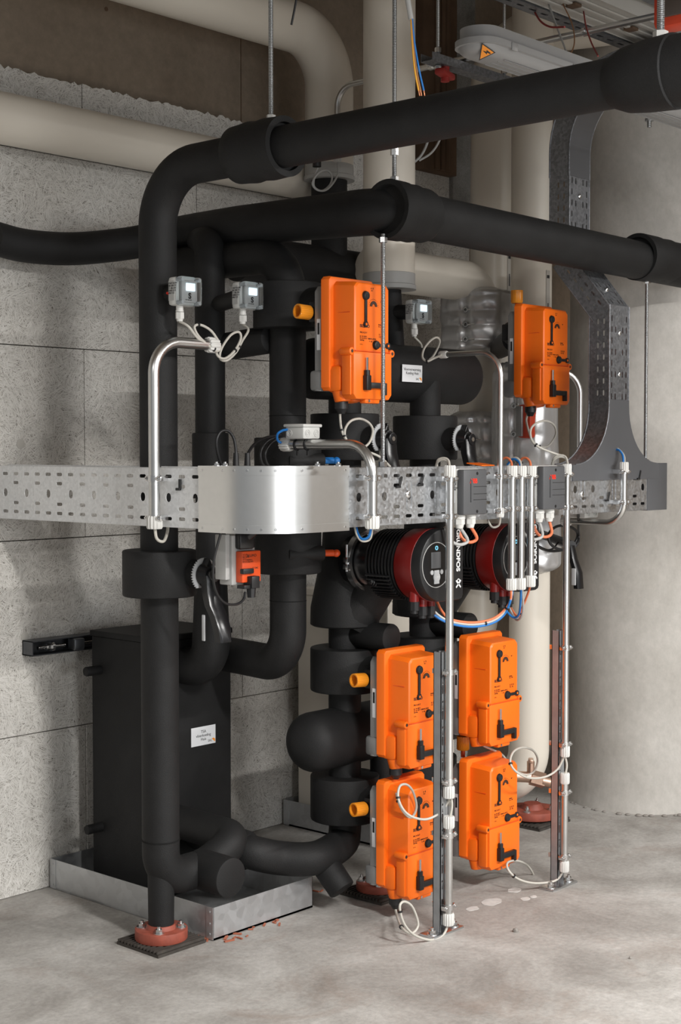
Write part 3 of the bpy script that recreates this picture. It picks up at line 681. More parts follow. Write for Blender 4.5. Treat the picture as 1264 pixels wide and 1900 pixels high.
for py, m_ in ((855, 'cblue'), (1027, 'orange_deep')):
    q = onY(574, py, y3-0.07); q2 = q+V((0.03, -0.02, 0))
    g = G(); g.cyl(q+V((-0.06, 0.02, 0)), q2, 0.019, bev=0.003); part(g, 'tap_stub', FT, t3)
    g = G(); g.cyl(q2, q2+V((0.02, -0.02, 0)), 0.008); g.sphere(q2+V((0.024, -0.024, 0)), 0.010, 14); g.box(q2+V((0.012, -0.010, 0.004)), (0.024, 0.006, 0.010), 0.002, -0.7); part(g, 'tap', m_, t3, label='small blue tap' if m_ == 'cblue' else 'small orange tap')
# ---- black pipe under the cream elbow pipe with level run behind
g = G(); zh = onY(560, 494, yb).z
t = thing('rear_black_pipe', 'black insulated pipe below the grey end band running level behind the valve pipe', 'pipe', (pb.x, yb, zh))
g = G(); g.tube([(pb.x, yb, zb+0.02), (pb.x, yb, zh)], 0.0555, 28); part(g, 'upright', FT, t)
g = G(); g.tube([(onY(440, 480, yb).x, yb, zh), (onY(674, 495, yb).x, yb, zh)], 0.068, 28); part(g, 'level_run', FT, t)
def joints(t, x, y, r, pys):
    for py in pys:
        z = onY(400, py, y).z; g = G(); g.lathe((x, y, z), V((0.02, 0.01, 1)), [(0, r), (0.0006, r+0.0012), (0.0022, r+0.0012), (0.003, r)], 36); part(g, 'joint', 'foam_edge', t)
joints(t3, x3, y3, 0.0466, (770, 1130))
# ---- header between the two valve columns
yh = 2.62; zhd = onY(715, 692, yh).z; hxa, hxb = onY(567, 690, yh).x, onY(866, 695, yh).x; rh = 0.080
def dome_pipe(g, p0, p1, r, d0=0.055, d1=0.055):
    p0, p1 = V(p0), V(p1); L = (p1-p0).length; pr = []
    for k in range(9):
        a = k/8*math.pi/2; pr.append((d0*(1-math.sin(a)) if False else d0*(1-math.sin(a)), r*(1-(1-math.sin(a))**2)**0.5 if k else 0))
    pr = [(d0*(1-math.sin(k/8*math.pi/2)), r*math.cos(math.pi/2-k/8*math.pi/2)) for k in range(9)]
    pr = [(d0*(1-math.cos(k/8*math.pi/2)), r*math.sin(k/8*math.pi/2)) for k in range(9)]
    pr2 = [(L-a_, b_) for a_, b_ in pr[::-1]] if d1 else [(L, r)]
    if d1: pr2 = [(L-d1*(1-math.cos(k/8*math.pi/2)), r*math.sin(k/8*math.pi/2)) for k in range(8, -1, -1)]
    g.lathe(p0, p1-p0, pr+pr2, 40)
th = thing('insulated_header', 'horizontal black header with rounded ends and a white sticker behind the top left actuator', 'pipe', (0.5*(hxa+hxb), yh, zhd-rh))
g = G(); dome_pipe(g, (hxa, yh, zhd), (hxb, yh, zhd), rh, 0.03, 0.03); part(g, 'insulation', FT, th)
g = G(); g.tube([(p2.x, y2, z2+0.01), (p2.x, y2-0.02, zhd)], 0.034, 28); part(g, 'feed_neck', FT, th)
s0 = onY(744, 676, yh-rh); s1 = onY(781, 679, yh-rh); s2 = onY(744, 708, yh-rh)
sk = sticker(th, (s0.x, yh-rh-0.004, s2.z), X, V((0.02, 0, 1)), s1.x-s0.x, s0.z-s2.z, ['Vloerverwarming', 'Koeling Huis'], 0.0105)
# ---- two valve columns
yc = 2.585; xa, xb = onY(640, 1240, yc).x, onY(789, 810, yc).x
zU0, zU1 = onY(789, 853, yc).z, onY(789, 772, yc).z
zB0, zB1 = onY(640, 1160, yc).z, onY(640, 985, yc).z
zC0, zC1 = onY(640, 1280, yc).z, onY(640, 1200, yc).z
zH = onY(640, 1364, yc).z
zD0, zD1 = onY(640, 1518, yc).z, onY(640, 1436, yc).z
def column(label, x, first):
    t = thing('valve_column', label, 'pipe', (x, yc, 0.1), 'black valve columns')
    g = G(); g.tube([(x, yc, zD0-0.02), (x, yc, zhd-0.02)], 0.0435, 28); part(g, 'insulation', FT, t)
    g = G(); collar(g, (x, yc), 0.091, zU0, zU1); part(g, 'valve_collar', FT, t)
    lever(t, (x+0.0, yc-0.075, (zU0+zU1)/2-0.005), 0.05, L=0.15)
    g = G(); g.tube([(x, yc, zB0), (x, yc, zB0+0.004), (x, yc, zB0+0.05), (x, yc, zB0+0.13), (x, yc, zB0+0.2), (x, yc, zB1+0.05)], [0.086, 0.092, 0.091, 0.075, 0.062, 0.056], 40); part(g, 'pump_body', FT, t)
    g = G(); g.tube([(x+0.0, yc-0.02, zB0+0.03), (x+0.02, yc-0.08, zB0+0.1), (x+0.02, yc-0.07, zB1-0.06)], [0.075, 0.06, 0.07], 28); part(g, 'pump_shoulder', FT, t)
    g = G(); g.cyl((x+0.01, yc-0.03, zB0-0.022), (x+0.01, yc-0.155, zB0-0.022), 0.035, 0.037, n=32, bev=0.004); part(g, 'capped_stub', FT, t)
    g = G(); collar(g, (x, yc), 0.092, zC0, zC1); part(g, 'valve_collar', FT, t)
    g = G(); g.cyl((x, yc-0.05, (zC0+zC1)/2), (x, yc-0.15, (zC0+zC1)/2), 0.042); part(g, 'valve_neck', FT, t)
    g = G(); collar(g, (x, yc), 0.092, zD0, zD1); part(g, 'valve_collar', FT, t)
    g = G(); g.cyl((x, yc-0.05, (zD0+zD1)/2), (x, yc-0.15, (zD0+zD1)/2), 0.042); part(g, 'valve_neck', FT, t)
    return t
ca = column('near black valve column left of the front actuators, under the tray', xa, True)
cb = column('far black valve column behind the slotted pole, right of its twin', xb, False)
g = G(); dome_pipe(g, (onY(551, 1364, yc).x, yc, zH), (onY(872, 1312, yc).x, yc, zH), 0.078, 0.06, 0.05)
tag(part(g, 'lower_header', FT), 'thick horizontal black header with domed left end between the lower valves', 'pipe')
# pipe from near column foot to the exchanger, with drain stub
tp = thing('foot_pipe', 'black insulated pipe curving from the lowest valve across the drip tray to the heat exchanger', 'pipe', (xa, yc, 0.1))
zA = 0.152
pa = [(xa, yc, zD0+0.02), (xa, yc, zD0-0.02)]
pts = catmull([(xa, yc, zD0+0.02), (xa, yc, zD0-0.035), onY(632, 1566, yc-0.01), onY(585, 1592, yc-0.02), onY(520, 1592, 2.62), onY(462, 1580, 2.66), onY(415, 1563, 2.78), (2.685, hy0+0.01, 0.165)], 8)
g = G(); g.tube(pts, 0.0435, 32); part(g, 'insulation', FT, tp)
g = G(); a_ = onY(600, 1598, yc-0.02); b_ = onY(636, 1652, yc-0.08); g.cyl(a_, b_, 0.0375, 0.036, n=32, bev=0.005); part(g, 'drain_stub', FT, tp)
g = G(); g.tube(pts[-17:-1]+[V((2.685, hy0-0.002, 0.165))], [0.0465]+[0.051]*16, 32); part(g, 'port_elbow', FT, tp)
# support leg with flange under far column
sf = onZ(702, 1645, 0.02)
ts = thing('support_leg', 'dark pipe support leg on a red floor flange behind the lowest left actuator', 'support', (sf.x, sf.y, 0.0))
g = G(); g.tube([(sf.x+0.01, sf.y, 0.03), (sf.x+0.01, sf.y, zH)], 0.029, 24); part(g, 'leg', FT, ts)
g = G(); g.cyl((sf.x, sf.y, 0.014), (sf.x, sf.y, 0.035), 0.060, n=40, bev=0.002); fl = part(g, 'floor_flange', 'oxide', ts, label='red painted round floor flange')
for k in range(4):
    a = math.radians(48+90*k-6); g = G(); g.bolt((sf.x+0.045*math.cos(a), sf.y+0.045*math.sin(a), 0.035), Z, 0.008, 0.010); part(g, 'bolt', 'bolt', fl)
rubber_mat('ribbed rubber mat under the support leg behind the lowest left actuator', sf.x, sf.y, 0.074)
# ================================================================== orange valve actuators
def actuator(name, label, c):
    """c: middle of the front face (room point); width along X, depth along +Y"""
    c = V(c); t = thing(name, label, 'valve actuator', c+V((0, 0.05, -0.15)), 'orange valve actuators')
    def P(x, y, z): return c+V((x, y, z))
    # grey cast base plate
    g = G(); poly = [(-0.076, -0.105), (-0.076, 0.112), (-0.066, 0.125), (0.066, 0.125), (0.076, 0.112), (0.076, -0.105), (0.06, -0.12), (-0.06, -0.12)]
    g.prism(poly, P(0, 0.118, 0), X, Z, 0.028, bev=0.003); g.box(P(-0.048, 0.112, -0.103), (0.066, 0.042, 0.050), 0.008); g.box(P(0.02, 0.118, 0.128), (0.05, 0.018, 0.016), 0.004)
    g.cyl(P(-0.066, 0.11, -0.128), P(-0.066, 0.11, -0.112), 0.014, n=16); bp = part(g, 'base_plate', 'gplate', t, label='grey cast base plate')
    g = G(); g.box(P(-0.0768, 0.105, 0.008), (0.0012, 0.012, 0.075), 0.0003); ts_ = part(g, 'type_sticker', 'paper', bp)
    g = G(); g.box(P(-0.0776, 0.105, 0.022), (0.0006, 0.006, 0.028)); part(g, 'print', 'ink', ts_, smooth=0)
    # orange housing: rim and tapering body
    g = G(); poly = [(-0.083, -0.120), (-0.083, 0.138), (-0.075, 0.146), (0.075, 0.146), (0.083, 0.138), (0.083, -0.120), (0.075, -0.128), (-0.075, -0.128)]
    g.prism(poly, P(0, 0.091, 0), X, Z, 0.026, bev=0.006)
    b = bmesh.new(); rows = []
    for y, wx, zt, zb_ in ((0.093, 0.0685, 0.135, -0.122), (0.068, 0.068, 0.1345, -0.135), (0.010, 0.0645, 0.1305, -0.138), (0.003, 0.063, 0.1285, -0.137), (0.0, 0.0595, 0.125, -0.134)):
        cr = 0.010; rows.append([b.verts.new(P(x, y, z)) for x, z in ((-wx, zb_+cr), (-wx, zt-cr), (-wx+cr, zt), (wx-cr, zt), (wx, zt-cr), (wx, zb_+cr), (wx-cr, zb_), (-wx+cr, zb_))])
    for i in range(4):
        for k in range(8): b.faces.new((rows[i][k], rows[i][(k+1) % 8], rows[i+1][(k+1) % 8], rows[i+1][k]))
    b.faces.new(rows[0]); b.faces.new(rows[-1][::-1]); g.merge(b)
    g.box(P(-0.052, 0.060, -0.100), (0.052, 0.05, 0.065), 0.012); g.box(P(0.052, 0.060, -0.100), (0.052, 0.05, 0.065), 0.012)
    hs = part(g, 'housing', 'orange', t, smooth=30)
    g = G(); g.box(P(0, 0.040, 0.058), (0.1340, 0.052, 0.0012)); part(g, 'seam', 'orange_deep', hs, smooth=0)
    # terminal cover at the bottom front with screw ears
    g = G(); poly = [(-0.071, -0.138), (-0.071, -0.040), (-0.066, -0.035), (0.066, -0.035), (0.071, -0.040), (0.071, -0.138), (0.060, -0.150), (-0.060, -0.150)]
    g.prism(poly, P(0, 0.034, 0), X, Z, 0.0375, bev=0.006)
    for s_ in (-1, 1):
        g.cyl(P(s_*0.074, 0.034, -0.036), P(s_*0.074, -0.001, -0.036), 0.0095, n=20, bev=0.002); g.box(P(s_*0.072, 0.018, -0.09), (0.007, 0.028, 0.10), 0.003)
    g.box(P(0.004, 0.012, -0.152), (0.055, 0.020, 0.014), 0.004); tc = part(g, 'terminal_cover', 'orange', t, smooth=30)
    g = G(); g.box(P(0, -0.0032, -0.0345), (0.134, 0.002, 0.0016)); part(g, 'cover_joint', 'orange_deep', tc, smooth=0)
    for s_ in (-1, 1): g = G(); g.cyl(P(s_*0.074, -0.0009, -0.036), P(s_*0.074, -0.0016, -0.036), 0.0042, n=12); part(g, 'cover_screw', 'inkdark', tc)
    g = G(); g.cyl(P(-0.010, 0.002, -0.153), P(-0.010, 0.0005, -0.153), 0.0034, n=12); part(g, 'clip_screw', 'bolt', tc)
    for x_, r_ in ((-0.050, 0.020), (-0.012, 0.017)):
        g = G(); g.cyl(P(x_, 0.055, -0.125), P(x_, 0.050, -0.156), r_+0.003, r_, bev=0.004); part(g, 'knockout', 'orange', hs)
    # black clips, dial and crank
    def clip(p, d, L):
        g = G(); p = V(p); d = V(d); n_ = V((0, -1, 0))
        g.cyl(p, p+n_*0.007, 0.0115, 0.010, n=24, bev=0.0015); e = p+d*L; g.cyl(e, e+n_*0.004, 0.0075, n=20)
        m_ = p+d*(L/2)+n_*0.002; g.box(m_, (L if d.x else 0.008, 0.004, 0.008 if d.x else L), 0.001); k = part(g, 'fastening_clip', 'black', t)
        g = G(); g.cyl(e+n_*0.0041, e+n_*0.0046, 0.0032, n=14); part(g, 'clip_hole', 'orange', k)
        g = G(); g.cyl(p+n_*0.0071, p+n_*0.0075, 0.004, n=6); part(g, 'hex_socket', 'ink', k)
    clip(P(-0.026, 0, 0.098), -Z, 0.068); clip(P(0.012, 0, -0.018), X, 0.044)
    g = G(); cc = P(0.004, -0.0003, 0.074); n_ = 16
    poly = [(0.013*math.cos(math.pi*k/n_), 0.013*math.sin(math.pi*k/n_)) for k in range(n_+1)]+[(-0.006*math.cos(math.pi*k/8), 0.006*math.sin(math.pi*k/8)) for k in range(9)]
    g.prism(poly, cc, X, Z, 0.0012); dl = part(g, 'position_dial', 'inkdark', t, smooth=0)
    g = G()
    for k in range(13):
        a = math.radians(k*15); g.box(cc+V((0.0175*math.cos(a), -0.0004, 0.0175*math.sin(a))), (0.0016, 0.0006, 0.0008), rot=Matrix.Rotation(-a, 3, 'Y'))
    part(g, 'scale_marks', 'inkdark', dl, smooth=0)
    g = G(); g.box(P(-0.030, -0.010, -0.110), (0.017, 0.014, 0.036), 0.002); g.cyl(P(-0.030, -0.010, -0.093), P(-0.030, -0.010, -0.080), 0.007, n=16)
    g.box(P(0.007, -0.010, -0.116), (0.062, 0.010, 0.014), 0.002); g.box(P(0.033, -0.010, -0.124), (0.010, 0.012, 0.030), 0.002); ck = part(g, 'crank_handle', 'black', t, label='black hand crank clipped to the cover')
    g = G(); g.cyl(P(-0.030, -0.010, -0.080), P(-0.030, -0.010, -0.050), 0.0028, n=6); part(g, 'crank_pin', 'bolt', ck)
    # printing
    y = -0.0004; fx = lambda x, z: P(x, y, z)
    text('print', 'BELIMO', 0.0105, fx(-0.046, 0.022), X, Z, 'inkdark', hs, bold=0.0002)
    text('print', 'PRCA-S2-T', 0.0058, fx(-0.046, 0.008), X, Z, 'inkdark', hs)
    text('print', 'AC 24..240 V\nDC 24..125 V  50/60 Hz 20 W\n160 Nm', 0.0048, fx(-0.046, -0.001), X, Z, 'inkdark', hs)
    text('print', 'IP66/67\n35 s / 90°', 0.0046, fx(0.022, 0.030), X, Z, 'inkdark', hs)
    text('print', 'S1 S2 S3\nCE  UL', 0.0060, fx(0.024, 0.006), X, Z, 'inkdark', hs)
    text('print', '1 2 3 ~', 0.0040, fx(-0.046, -0.020), X, Z, 'inkdark', hs); text('print', 'Y  U5', 0.0050, fx(-0.012, -0.012), X, Z, 'inkdark', hs)
    text('print', 'A  B\n 0 1', 0.0055, fx(-0.006, 0.115), X, Z, 'inkdark', hs); text('print', '90°', 0.0045, fx(0.030, 0.085), X, Z, 'inkdark', hs)
    # stem neck towards the valve
    g = G(); g.cyl(P(-0.03, 0.118, 0.065), P(-0.03, 0.150, 0.065), 0.034, bev=0.004); g.box(P(-0.03, 0.135, 0.065), (0.07, 0.03, 0.05), 0.004); part(g, 'valve_bracket', 'black', t)
    return t
def cap_knob(parent, p, d):
    p, d = V(p), V(d).normalized(); g = G()
    g.cyl(p, p+d*0.022, 0.006, n=14); st = part(g, 'knob_stem', 'orange_deep', parent)
    g = G(); a = p+d*0.02
    n = 96; rings = []
    ref = V((0, 0, 1)) if abs(d.z) < 0.9 else V((1, 0, 0)); u = (ref-d*ref.dot(d)).normalized(); w = d.cross(u)
    for tt, rad, kn in ((0, 0.006, 0), (0.0, 0.0155, 0), (0.003, 0.0178, 1), (0.038, 0.0178, 1), (0.0385, 0.0172, 0), (0.0385, 0.0140, 0), (0.006, 0.0135, 0), (0.006, 0.001, 0)):
        rings.append([g.b.verts.new(a+d*tt+(u*math.cos(2*math.pi*k/n)+w*math.sin(2*math.pi*k/n))*(rad-(0.0009 if kn and k % 4 >= 2 else 0))) for k in range(n)])
    for i in range(len(rings)-1):
        for k in range(n): g.b.faces.new((rings[i][k], rings[i][(k+1) % n], rings[i+1][(k+1) % n], rings[i+1][k]))
    g.b.faces.new(rings[0][::-1]); g.b.faces.new(rings[-1]); part(g, 'indicator_cap', 'amber', st, label='amber knurled indicator cap')
Yf = 2.315
def fc(px, py, y=Yf): return onY(px, py, y)
acts = [('orange actuator at top left behind the suspended rod, in front of the black header', fc(691, 626), 'L', (580, 566)),
        ('upper orange actuator behind the front pole, with a cable loop hanging from it', fc(789, 1312), 'L', (684, 1256)),
        ('lowest orange actuator at front left, just above the floor behind the pole', fc(788, 1553), 'L', (683, 1501)),
        ('upper orange actuator right of the front pole, before the white pipe', fc(936, 1278), 'L', (846, 1232)),
        ('lower orange actuator right of the front pole, near the bronze valve', fc(936, 1506), 'U', (868, 1386)),
        ('orange actuator at upper right beside the silver jacket and vertical tray', fc(1032, 656, 2.42), 'U', (961, 552))]
a0 = None; A_ = []
for label, c, kn, kp in acts:
    if a0 is None: a0 = actuator('valve_actuator', label, c); c0 = V(c); o = a0
    else: o = dup(a0, V(c)-c0, label)
    A_.append((o, V(c), kn, kp))
for o, c, kn, kp in A_:
    b = c+V((-0.078, 0.128, 0.065))
    if kn == 'L': cap_knob(o, c+V((-0.050, 0.138, 0.062)), V((-0.98, 0.16, 0.05)))
    else: cap_knob(o, c+V((-0.015, 0.130, 0.134)), Z)
# neck between the upper right actuator and the jacketed valve
g = G(); c = A_[5][1]; g.cyl(c+V((0.0, 0.146, 0.05)), (p5.x, y5-0.08, c.z+0.05), 0.040, 0.034); tag(part(g, 'valve_neck', 'black'), 'black valve neck between the silver jacket and the upper right orange actuator', 'valve neck')
# dark red housing behind it
q = onD(986, 782, 4.62)
t = thing('red_housing', 'dark red box half hidden under the upper right orange actuator', 'actuator', q-Z*0.05)
g = G(); g.box(q, (0.085, 0.05, 0.105), 0.006); part(g, 'housing', 'redbox', t)
g = G(); g.box(q+V((-0.046, 0.012, 0.0)), (0.012, 0.022, 0.095), 0.003); part(g, 'base_plate', 'gplate', t)
# ---- small grey and orange rotary drive under the aluminium cover
q = onY(441, 1050, 2.46)
t = thing('rotary_drive', 'small grey drive with orange cover and black plug under the bright aluminium corner', 'valve actuator', q-Z*0.05)
def Pq(x, y, z): return q+V((x, y, z))
g = G(); g.bx(q.x-0.044, q.x-0.030, q.y-0.006, q.y+0.03, q.z-0.030, q.z+0.075, 0.002); g.bx(q.x-0.030, q.x+0.044, q.y-0.012, q.y+0.03, q.z-0.043, q.z+0.073, 0.003); part(g, 'housing', 'cgrey', t, label='grey housing')
g = G(); g.bx(q.x-0.018, q.x+0.043, q.y-0.034, q.y-0.012, q.z-0.037, q.z+0.036, 0.003); cv = part(g, 'cover', 'orange_deep', t, label='orange cover')
text('print', 'BELIMO', 0.009, Pq(-0.003, -0.0343, 0.022), X, Z, 'inkdark', cv); text('print', 'GR24A-5\n5 Nm 24 V', 0.0045, Pq(-0.003, -0.0343, 0.014), X, Z, 'inkdark', cv)
text('print', 'Y 2-10\nDC 0-10\n3 Y 1~\nU 5 2', 0.0055, Pq(-0.0165, -0.0343, 0.026), X, Z, 'inkdark', cv); text('print', 'CE EAC\nUL', 0.006, Pq(0.014, -0.0343, -0.006), X, Z, 'inkdark', cv)
g = G(); g.bx(q.x-0.022, q.x+0.013, q.y-0.042, q.y-0.030, q.z-0.016, q.z-0.004, 0.002); part(g, 'release_button', 'black', t)
g = G(); g.bx(q.x-0.002, q.x+0.024, q.y-0.05, q.y-0.02, q.z-0.050, q.z-0.022, 0.002); g.bx(q.x-0.022, q.x-0.002, q.y-0.045, q.y-0.02, q.z-0.050, q.z-0.042, 0.001); g.cyl(Pq(0.010, -0.035, -0.050), Pq(0.010, -0.035, -0.072), 0.011, 0.009, n=8); pl = part(g, 'plug', 'black', t)
g = G(); g.bx(q.x-0.020, q.x+0.030, q.y-0.03, q.y-0.01, q.z+0.040, q.z+0.08, 0.006); g.cyl(Pq(0.006, -0.012, 0.06), Pq(0.04, -0.06, 0.11), 0.012, n=16); part(g, 'clamp', 'gloss', t)

# ================================================================== circulation pumps
def pump(x, label):
    y0 = yc-0.05; z = onY(790, 1042, 2.42).z
    c = V((x-0.016, y0, z+0.008)); t = thing('circulation_pump', label, 'pump', (x, y0-0.15, z-0.1), 'circulation pumps')
    def A(s): return c-Y*s
    g = G(); g.ring(A(0.035), A(0.052), 0.080, 0.070, 40); rg = part(g, 'clamp_ring', 'bolt', t, label='bright steel clamp ring')
    g = G(); g.box(A(0.044)+V((-0.082, 0, 0.006)), (0.012, 0.016, 0.014), 0.002); g.box(A(0.044)+V((-0.082, 0, -0.012)), (0.012, 0.016, 0.014), 0.002); g.cyl(A(0.044)+V((-0.082, 0, -0.024)), A(0.044)+V((-0.082, 0, 0.045)), 0.003, n=8); part(g, 'clamp_screw', 'bolt', rg)
    g = G(); g.lathe(A(0.0), -Y, [(0, 0.066), (0.09, 0.066), (0.095, 0.060), (0.11, 0.062)], 40); part(g, 'neck', 'gloss', t)
    pr = [(0.105, 0.06)]
    for k in range(9):
        s = 0.106+k*0.0112; pr += [(s, 0.076), (s, 0.084+0.0005*k), (s+0.005, 0.085+0.0005*k), (s+0.005, 0.076)]
    g = G(); g.lathe(c, -Y, pr+[(0.210, 0.076)], 48)
    for k in range(22):
        a = math.radians(198+k*6.6); g.box(A(0.150)+V((0.088*math.cos(a), 0, 0.088*math.sin(a))), (0.012, 0.075, 0.0035), rot=Matrix.Rotation(-a, 3, 'Y'))
    part(g, 'finned_motor', 'black', t, smooth=30)
    g = G(); g.lathe(c, -Y, [(0.203, 0.066), (0.203, 0.086), (0.207, 0.089), (0.262, 0.092), (0.264, 0.089)], 56); rb = part(g, 'red_band', 'pumpred', t, label='dark red motor band')
    r = 0.091; poly = [(r*math.cos(math.radians(a)), r*math.sin(math.radians(a))) for a in range(90, 271, 6)]+[(0.070, -r), (0.081, -r+0.004), (0.085, -r+0.012), (0.085, r-0.012), (0.081, r-0.004), (0.070, r)]
    g = G(); g.prism(poly, A(0.262), X, Z, 0.030, bev=0.006); fcv = part(g, 'control_head', 'black', t, smooth=35, label='black control head')
    s = 0.2925; f = A(s); cc = f+V((-0.028, 0, 0.003))
    g = G(); g.ring(cc, cc-Y*0.0016, 0.0565, 0.0548, 64); part(g, 'bezel_ring', 'cgrey', fcv)
    g = G(); g.cyl(cc, cc-Y*0.0008, 0.0545, n=56); part(g, 'panel', 'gloss', fcv)
    g = G(); o = cc-Y*0.001; g.box(o+V((-0.002, 0, 0.012)), (0.038, 0.0012, 0.040), 0.0004); dp = part(g, 'display', 'dgrey', fcv)
    g = G(); g.ring(o+V((0, 0, 0.042)), o+V((0, -0.001, 0.042)), 0.0055, 0.0032, 20); part(g, 'status_light', 'led', fcv)
    g = G(); g.cyl(o+V((0, 0, -0.030)), o+V((0, -0.0022, -0.030)), 0.0125, n=28); g.box(o+V((0, -0.0006, -0.030)), (0.020, 0.002, 0.034), 0.0009); part(g, 'key_pad', 'disc', fcv)
    for s_ in (-1, 1): g = G(); g.cyl(o+V((s_*0.019, 0, -0.018)), o+V((s_*0.019, -0.002, -0.018)), 0.0058, n=20); part(g, 'button', 'disc', fcv)
    text('print', '< OK >', 0.006, o+V((-0.0095, -0.0026, -0.032)), X, Z, 'inkwhite', fcv)
    text('print', 'GRUNDFOS', 0.0200, f+V((0.054, -0.0004, 0.088)), -Z, X, 'inkwhite', fcv, bold=0.0006)
    g = G()
    e = f+V((0.062, -0.0004, -0.050))
    for a in (0.75, -0.75): g.box(e, (0.026, 0.0006, 0.0042), rot=Matrix.Rotation(a, 3, 'Y'))
    g.ring(e+V((0, 0.0002, 0.008)), e+V((0, -0.0004, 0.008)), 0.0055, 0.0032, 16); part(g, 'emblem', 'inkwhite', fcv, smooth=0)
    for k, x_ in enumerate((-0.052, -0.020, 0.012)):
        p = A(0.242)+V((x_, 0, -math.sqrt(max(0.0, 0.090**2-x_*x_))+0.012))
        g = G(); g.cyl(p, p-Z*0.030, 0.0125, n=20); gl = part(g, 'cable_port', 'pumpred', t)
        g = G(); g.cyl(p-Z*0.028, p-Z*0.050, 0.0135, n=8); g.cyl(p-Z*0.048, p-Z*0.058, 0.010, n=16); part(g, 'cable_gland', 'black', gl)
    return t, c
pA, cA = pump(xa, 'near circulation pump with red band and black round control head under the cable tray')
pB, cB = pump(xb, 'far circulation pump half hidden by the three short conduits under the cable tray')

# ================================================================== cable trays
TX, TY = 2.245, 2.238          # outer faces: left leg (faces -X), right leg (faces -Y)
TZ0, TZ1 = onY(645, 979, TY).z, onY(645, 868, TY).z
TH = TZ1-TZ0
def slot(cx, cy, w, h, n=5):
    r = min(w, h)/2; pts = []
    if w >= h:
        for k in range(n+1): a = -math.pi/2+math.pi*k/n; pts.append((cx+w/2-r+r*math.cos(a), cy+r*math.sin(a)))
        for k in range(n+1): a = math.pi/2+math.pi*k/n; pts.append((cx-w/2+r+r*math.cos(a), cy+r*math.sin(a)))
    else:
        for k in range(n+1): a = math.pi*k/n; pts.append((cx+r*math.cos(a), cy+h/2-r+r*math.sin(a)))
        for k in range(n+1): a = math.pi+math.pi*k/n; pts.append((cx+r*math.cos(a), cy-h/2+r+r*math.sin(a)))
    return pts
def tray_holes(L, H, pitch=0.0455, start=0.02, offs=0.0):
    hs = []; x = start; k = 0
    while x < L-0.014:
        hs.append(slot(x, H-0.020, 0.0235, 0.0082)); hs.append(slot(x, 0.020, 0.0235, 0.0082))
        if k % 2 == 0 and x+pitch/2 < L-0.012:
            hs.append(slot(x, H-0.043, 0.0235, 0.0082)); hs.append(slot(x, 0.043, 0.0235, 0.0082))
        elif x < L-0.02: hs.append(slot(x, H/2, 0.0175, 0.0215))
        x += pitch; k += 1
    return hs
th_ = 0.0016; RIM = 0.055
t = thing('cable_tray', 'galvanised perforated cable tray at left running from the wall to the aluminium corner', 'cable tray', (TX+0.03, 2.85, TZ0))
yW, yC = 3.258, TY+0.16
g = G(); L = yW-yC; g.prism([(0, 0), (L, 0), (L, TH), (0, TH)], (TX+th_, yW, TZ0), -Y, Z, th_, holes=tray_holes(L, TH)); part(g, 'perforated_base', 'galv_b', t, smooth=0)
for nm, z in (('upper_rim', TZ1-th_), ('lower_rim', TZ0)):
    g = G(); g.bx(TX, TX+RIM, yC, yW, z, z+th_); g.bx(TX+RIM-0.001, TX+RIM+0.001, yC, yW, z-0.004, z+0.004); part(g, nm, 'galv_b', t, smooth=0)
xe_ = onY(1201, 900, TY).x; xC = TX+0.14
tr = thing('cable_tray', 'galvanised perforated cable tray at right carrying conduits, boxes and the branch to the vertical tray', 'cable tray', (3.2, TY+0.03, TZ0))
g = G(); L = xe_-xC; g.prism([(0, 0), (L, 0), (L, TH), (0, TH)], (xC, TY+th_, TZ0), X, Z, th_, holes=tray_holes(L, TH, 0.0455, 0.028)); part(g, 'perforated_base', 'galv', tr, smooth=0)
for nm, z in (('upper_rim', TZ1-th_), ('lower_rim', TZ0)):
    g = G(); g.bx(xC, xe_+0.09, TY, TY+RIM, z, z+th_); part(g, nm, 'galv', tr, smooth=0)
# pressed ribs and joint bolts on the right tray
for px in (620, 694, 760, 812, 1082, 1140):
    q = onY(px, 915, TY); 
    g = G(); lp = slot(0, 0, 0.020, 0.075, 6); hl = slot(0, 0, 0.0155, 0.0705, 6); g.prism(lp, (q.x, TY-0.0001, TZ0+TH/2), X, Z, 0.0012, holes=[hl]); part(g, 'pressed_rib', 'galv', tr, smooth=0)
for px in (757, 1080):
    q = onY(px, 917, TY); g = G(); g.sphere((q.x, TY-0.001, q.z), 0.010, 16, (1, 0.45, 1)); part(g, 'joint_bolt', 'bolt', tr)
# end cover
g = G(); xe2 = onY(1237, 900, TY).x; g.bx(xe_, xe2, TY-0.002, TY+RIM+0.002, TZ0-0.002, TZ1+0.002, 0.001); part(g, 'end_cover', 'gsheet', tr, label='plain grey end cover')
# aluminium cover round the corner
ca_ = thing('corner_cover', 'bright smooth aluminium cover bent round the corner of the cable tray', 'cover', (TX+0.08, TY+0.08, TZ0))
yA = onX(369, 900, TX-0.003).y; xA = onY(647, 900, TY-0.003).x
path = fillet([(TX-0.003, yA, 0), (TX-0.003, TY-0.003, 0), (xA, TY-0.003, 0)], 0.145, 22)
def wallstrip(path, z0, z1, tk):
    g = G(); N = len(path); n_ = []
    for i in range(N):
        d = (path[min(N-1, i+1)]-path[max(0, i-1)]).normalized(); n_.append(V((d.y, -d.x, 0)))
    if n_[0].x > 0: n_ = [-v for v in n_]
    cols = [[g.b.verts.new((p.x+o.x*k, p.y+o.y*k, z)) for k, z in ((0, z0), (tk, z0), (tk, z1), (0, z1))] for p, o in zip(path, n_)]
    for i in range(N-1):
        for k in range(4): g.b.faces.new((cols[i][k], cols[i][(k+1) % 4], cols[i+1][(k+1) % 4], cols[i+1][k]))
    g.b.faces.new(cols[0][::-1]); g.b.faces.new(cols[-1]); return g
Z0c, Z1c = TZ0-0.006, TZ1+0.005
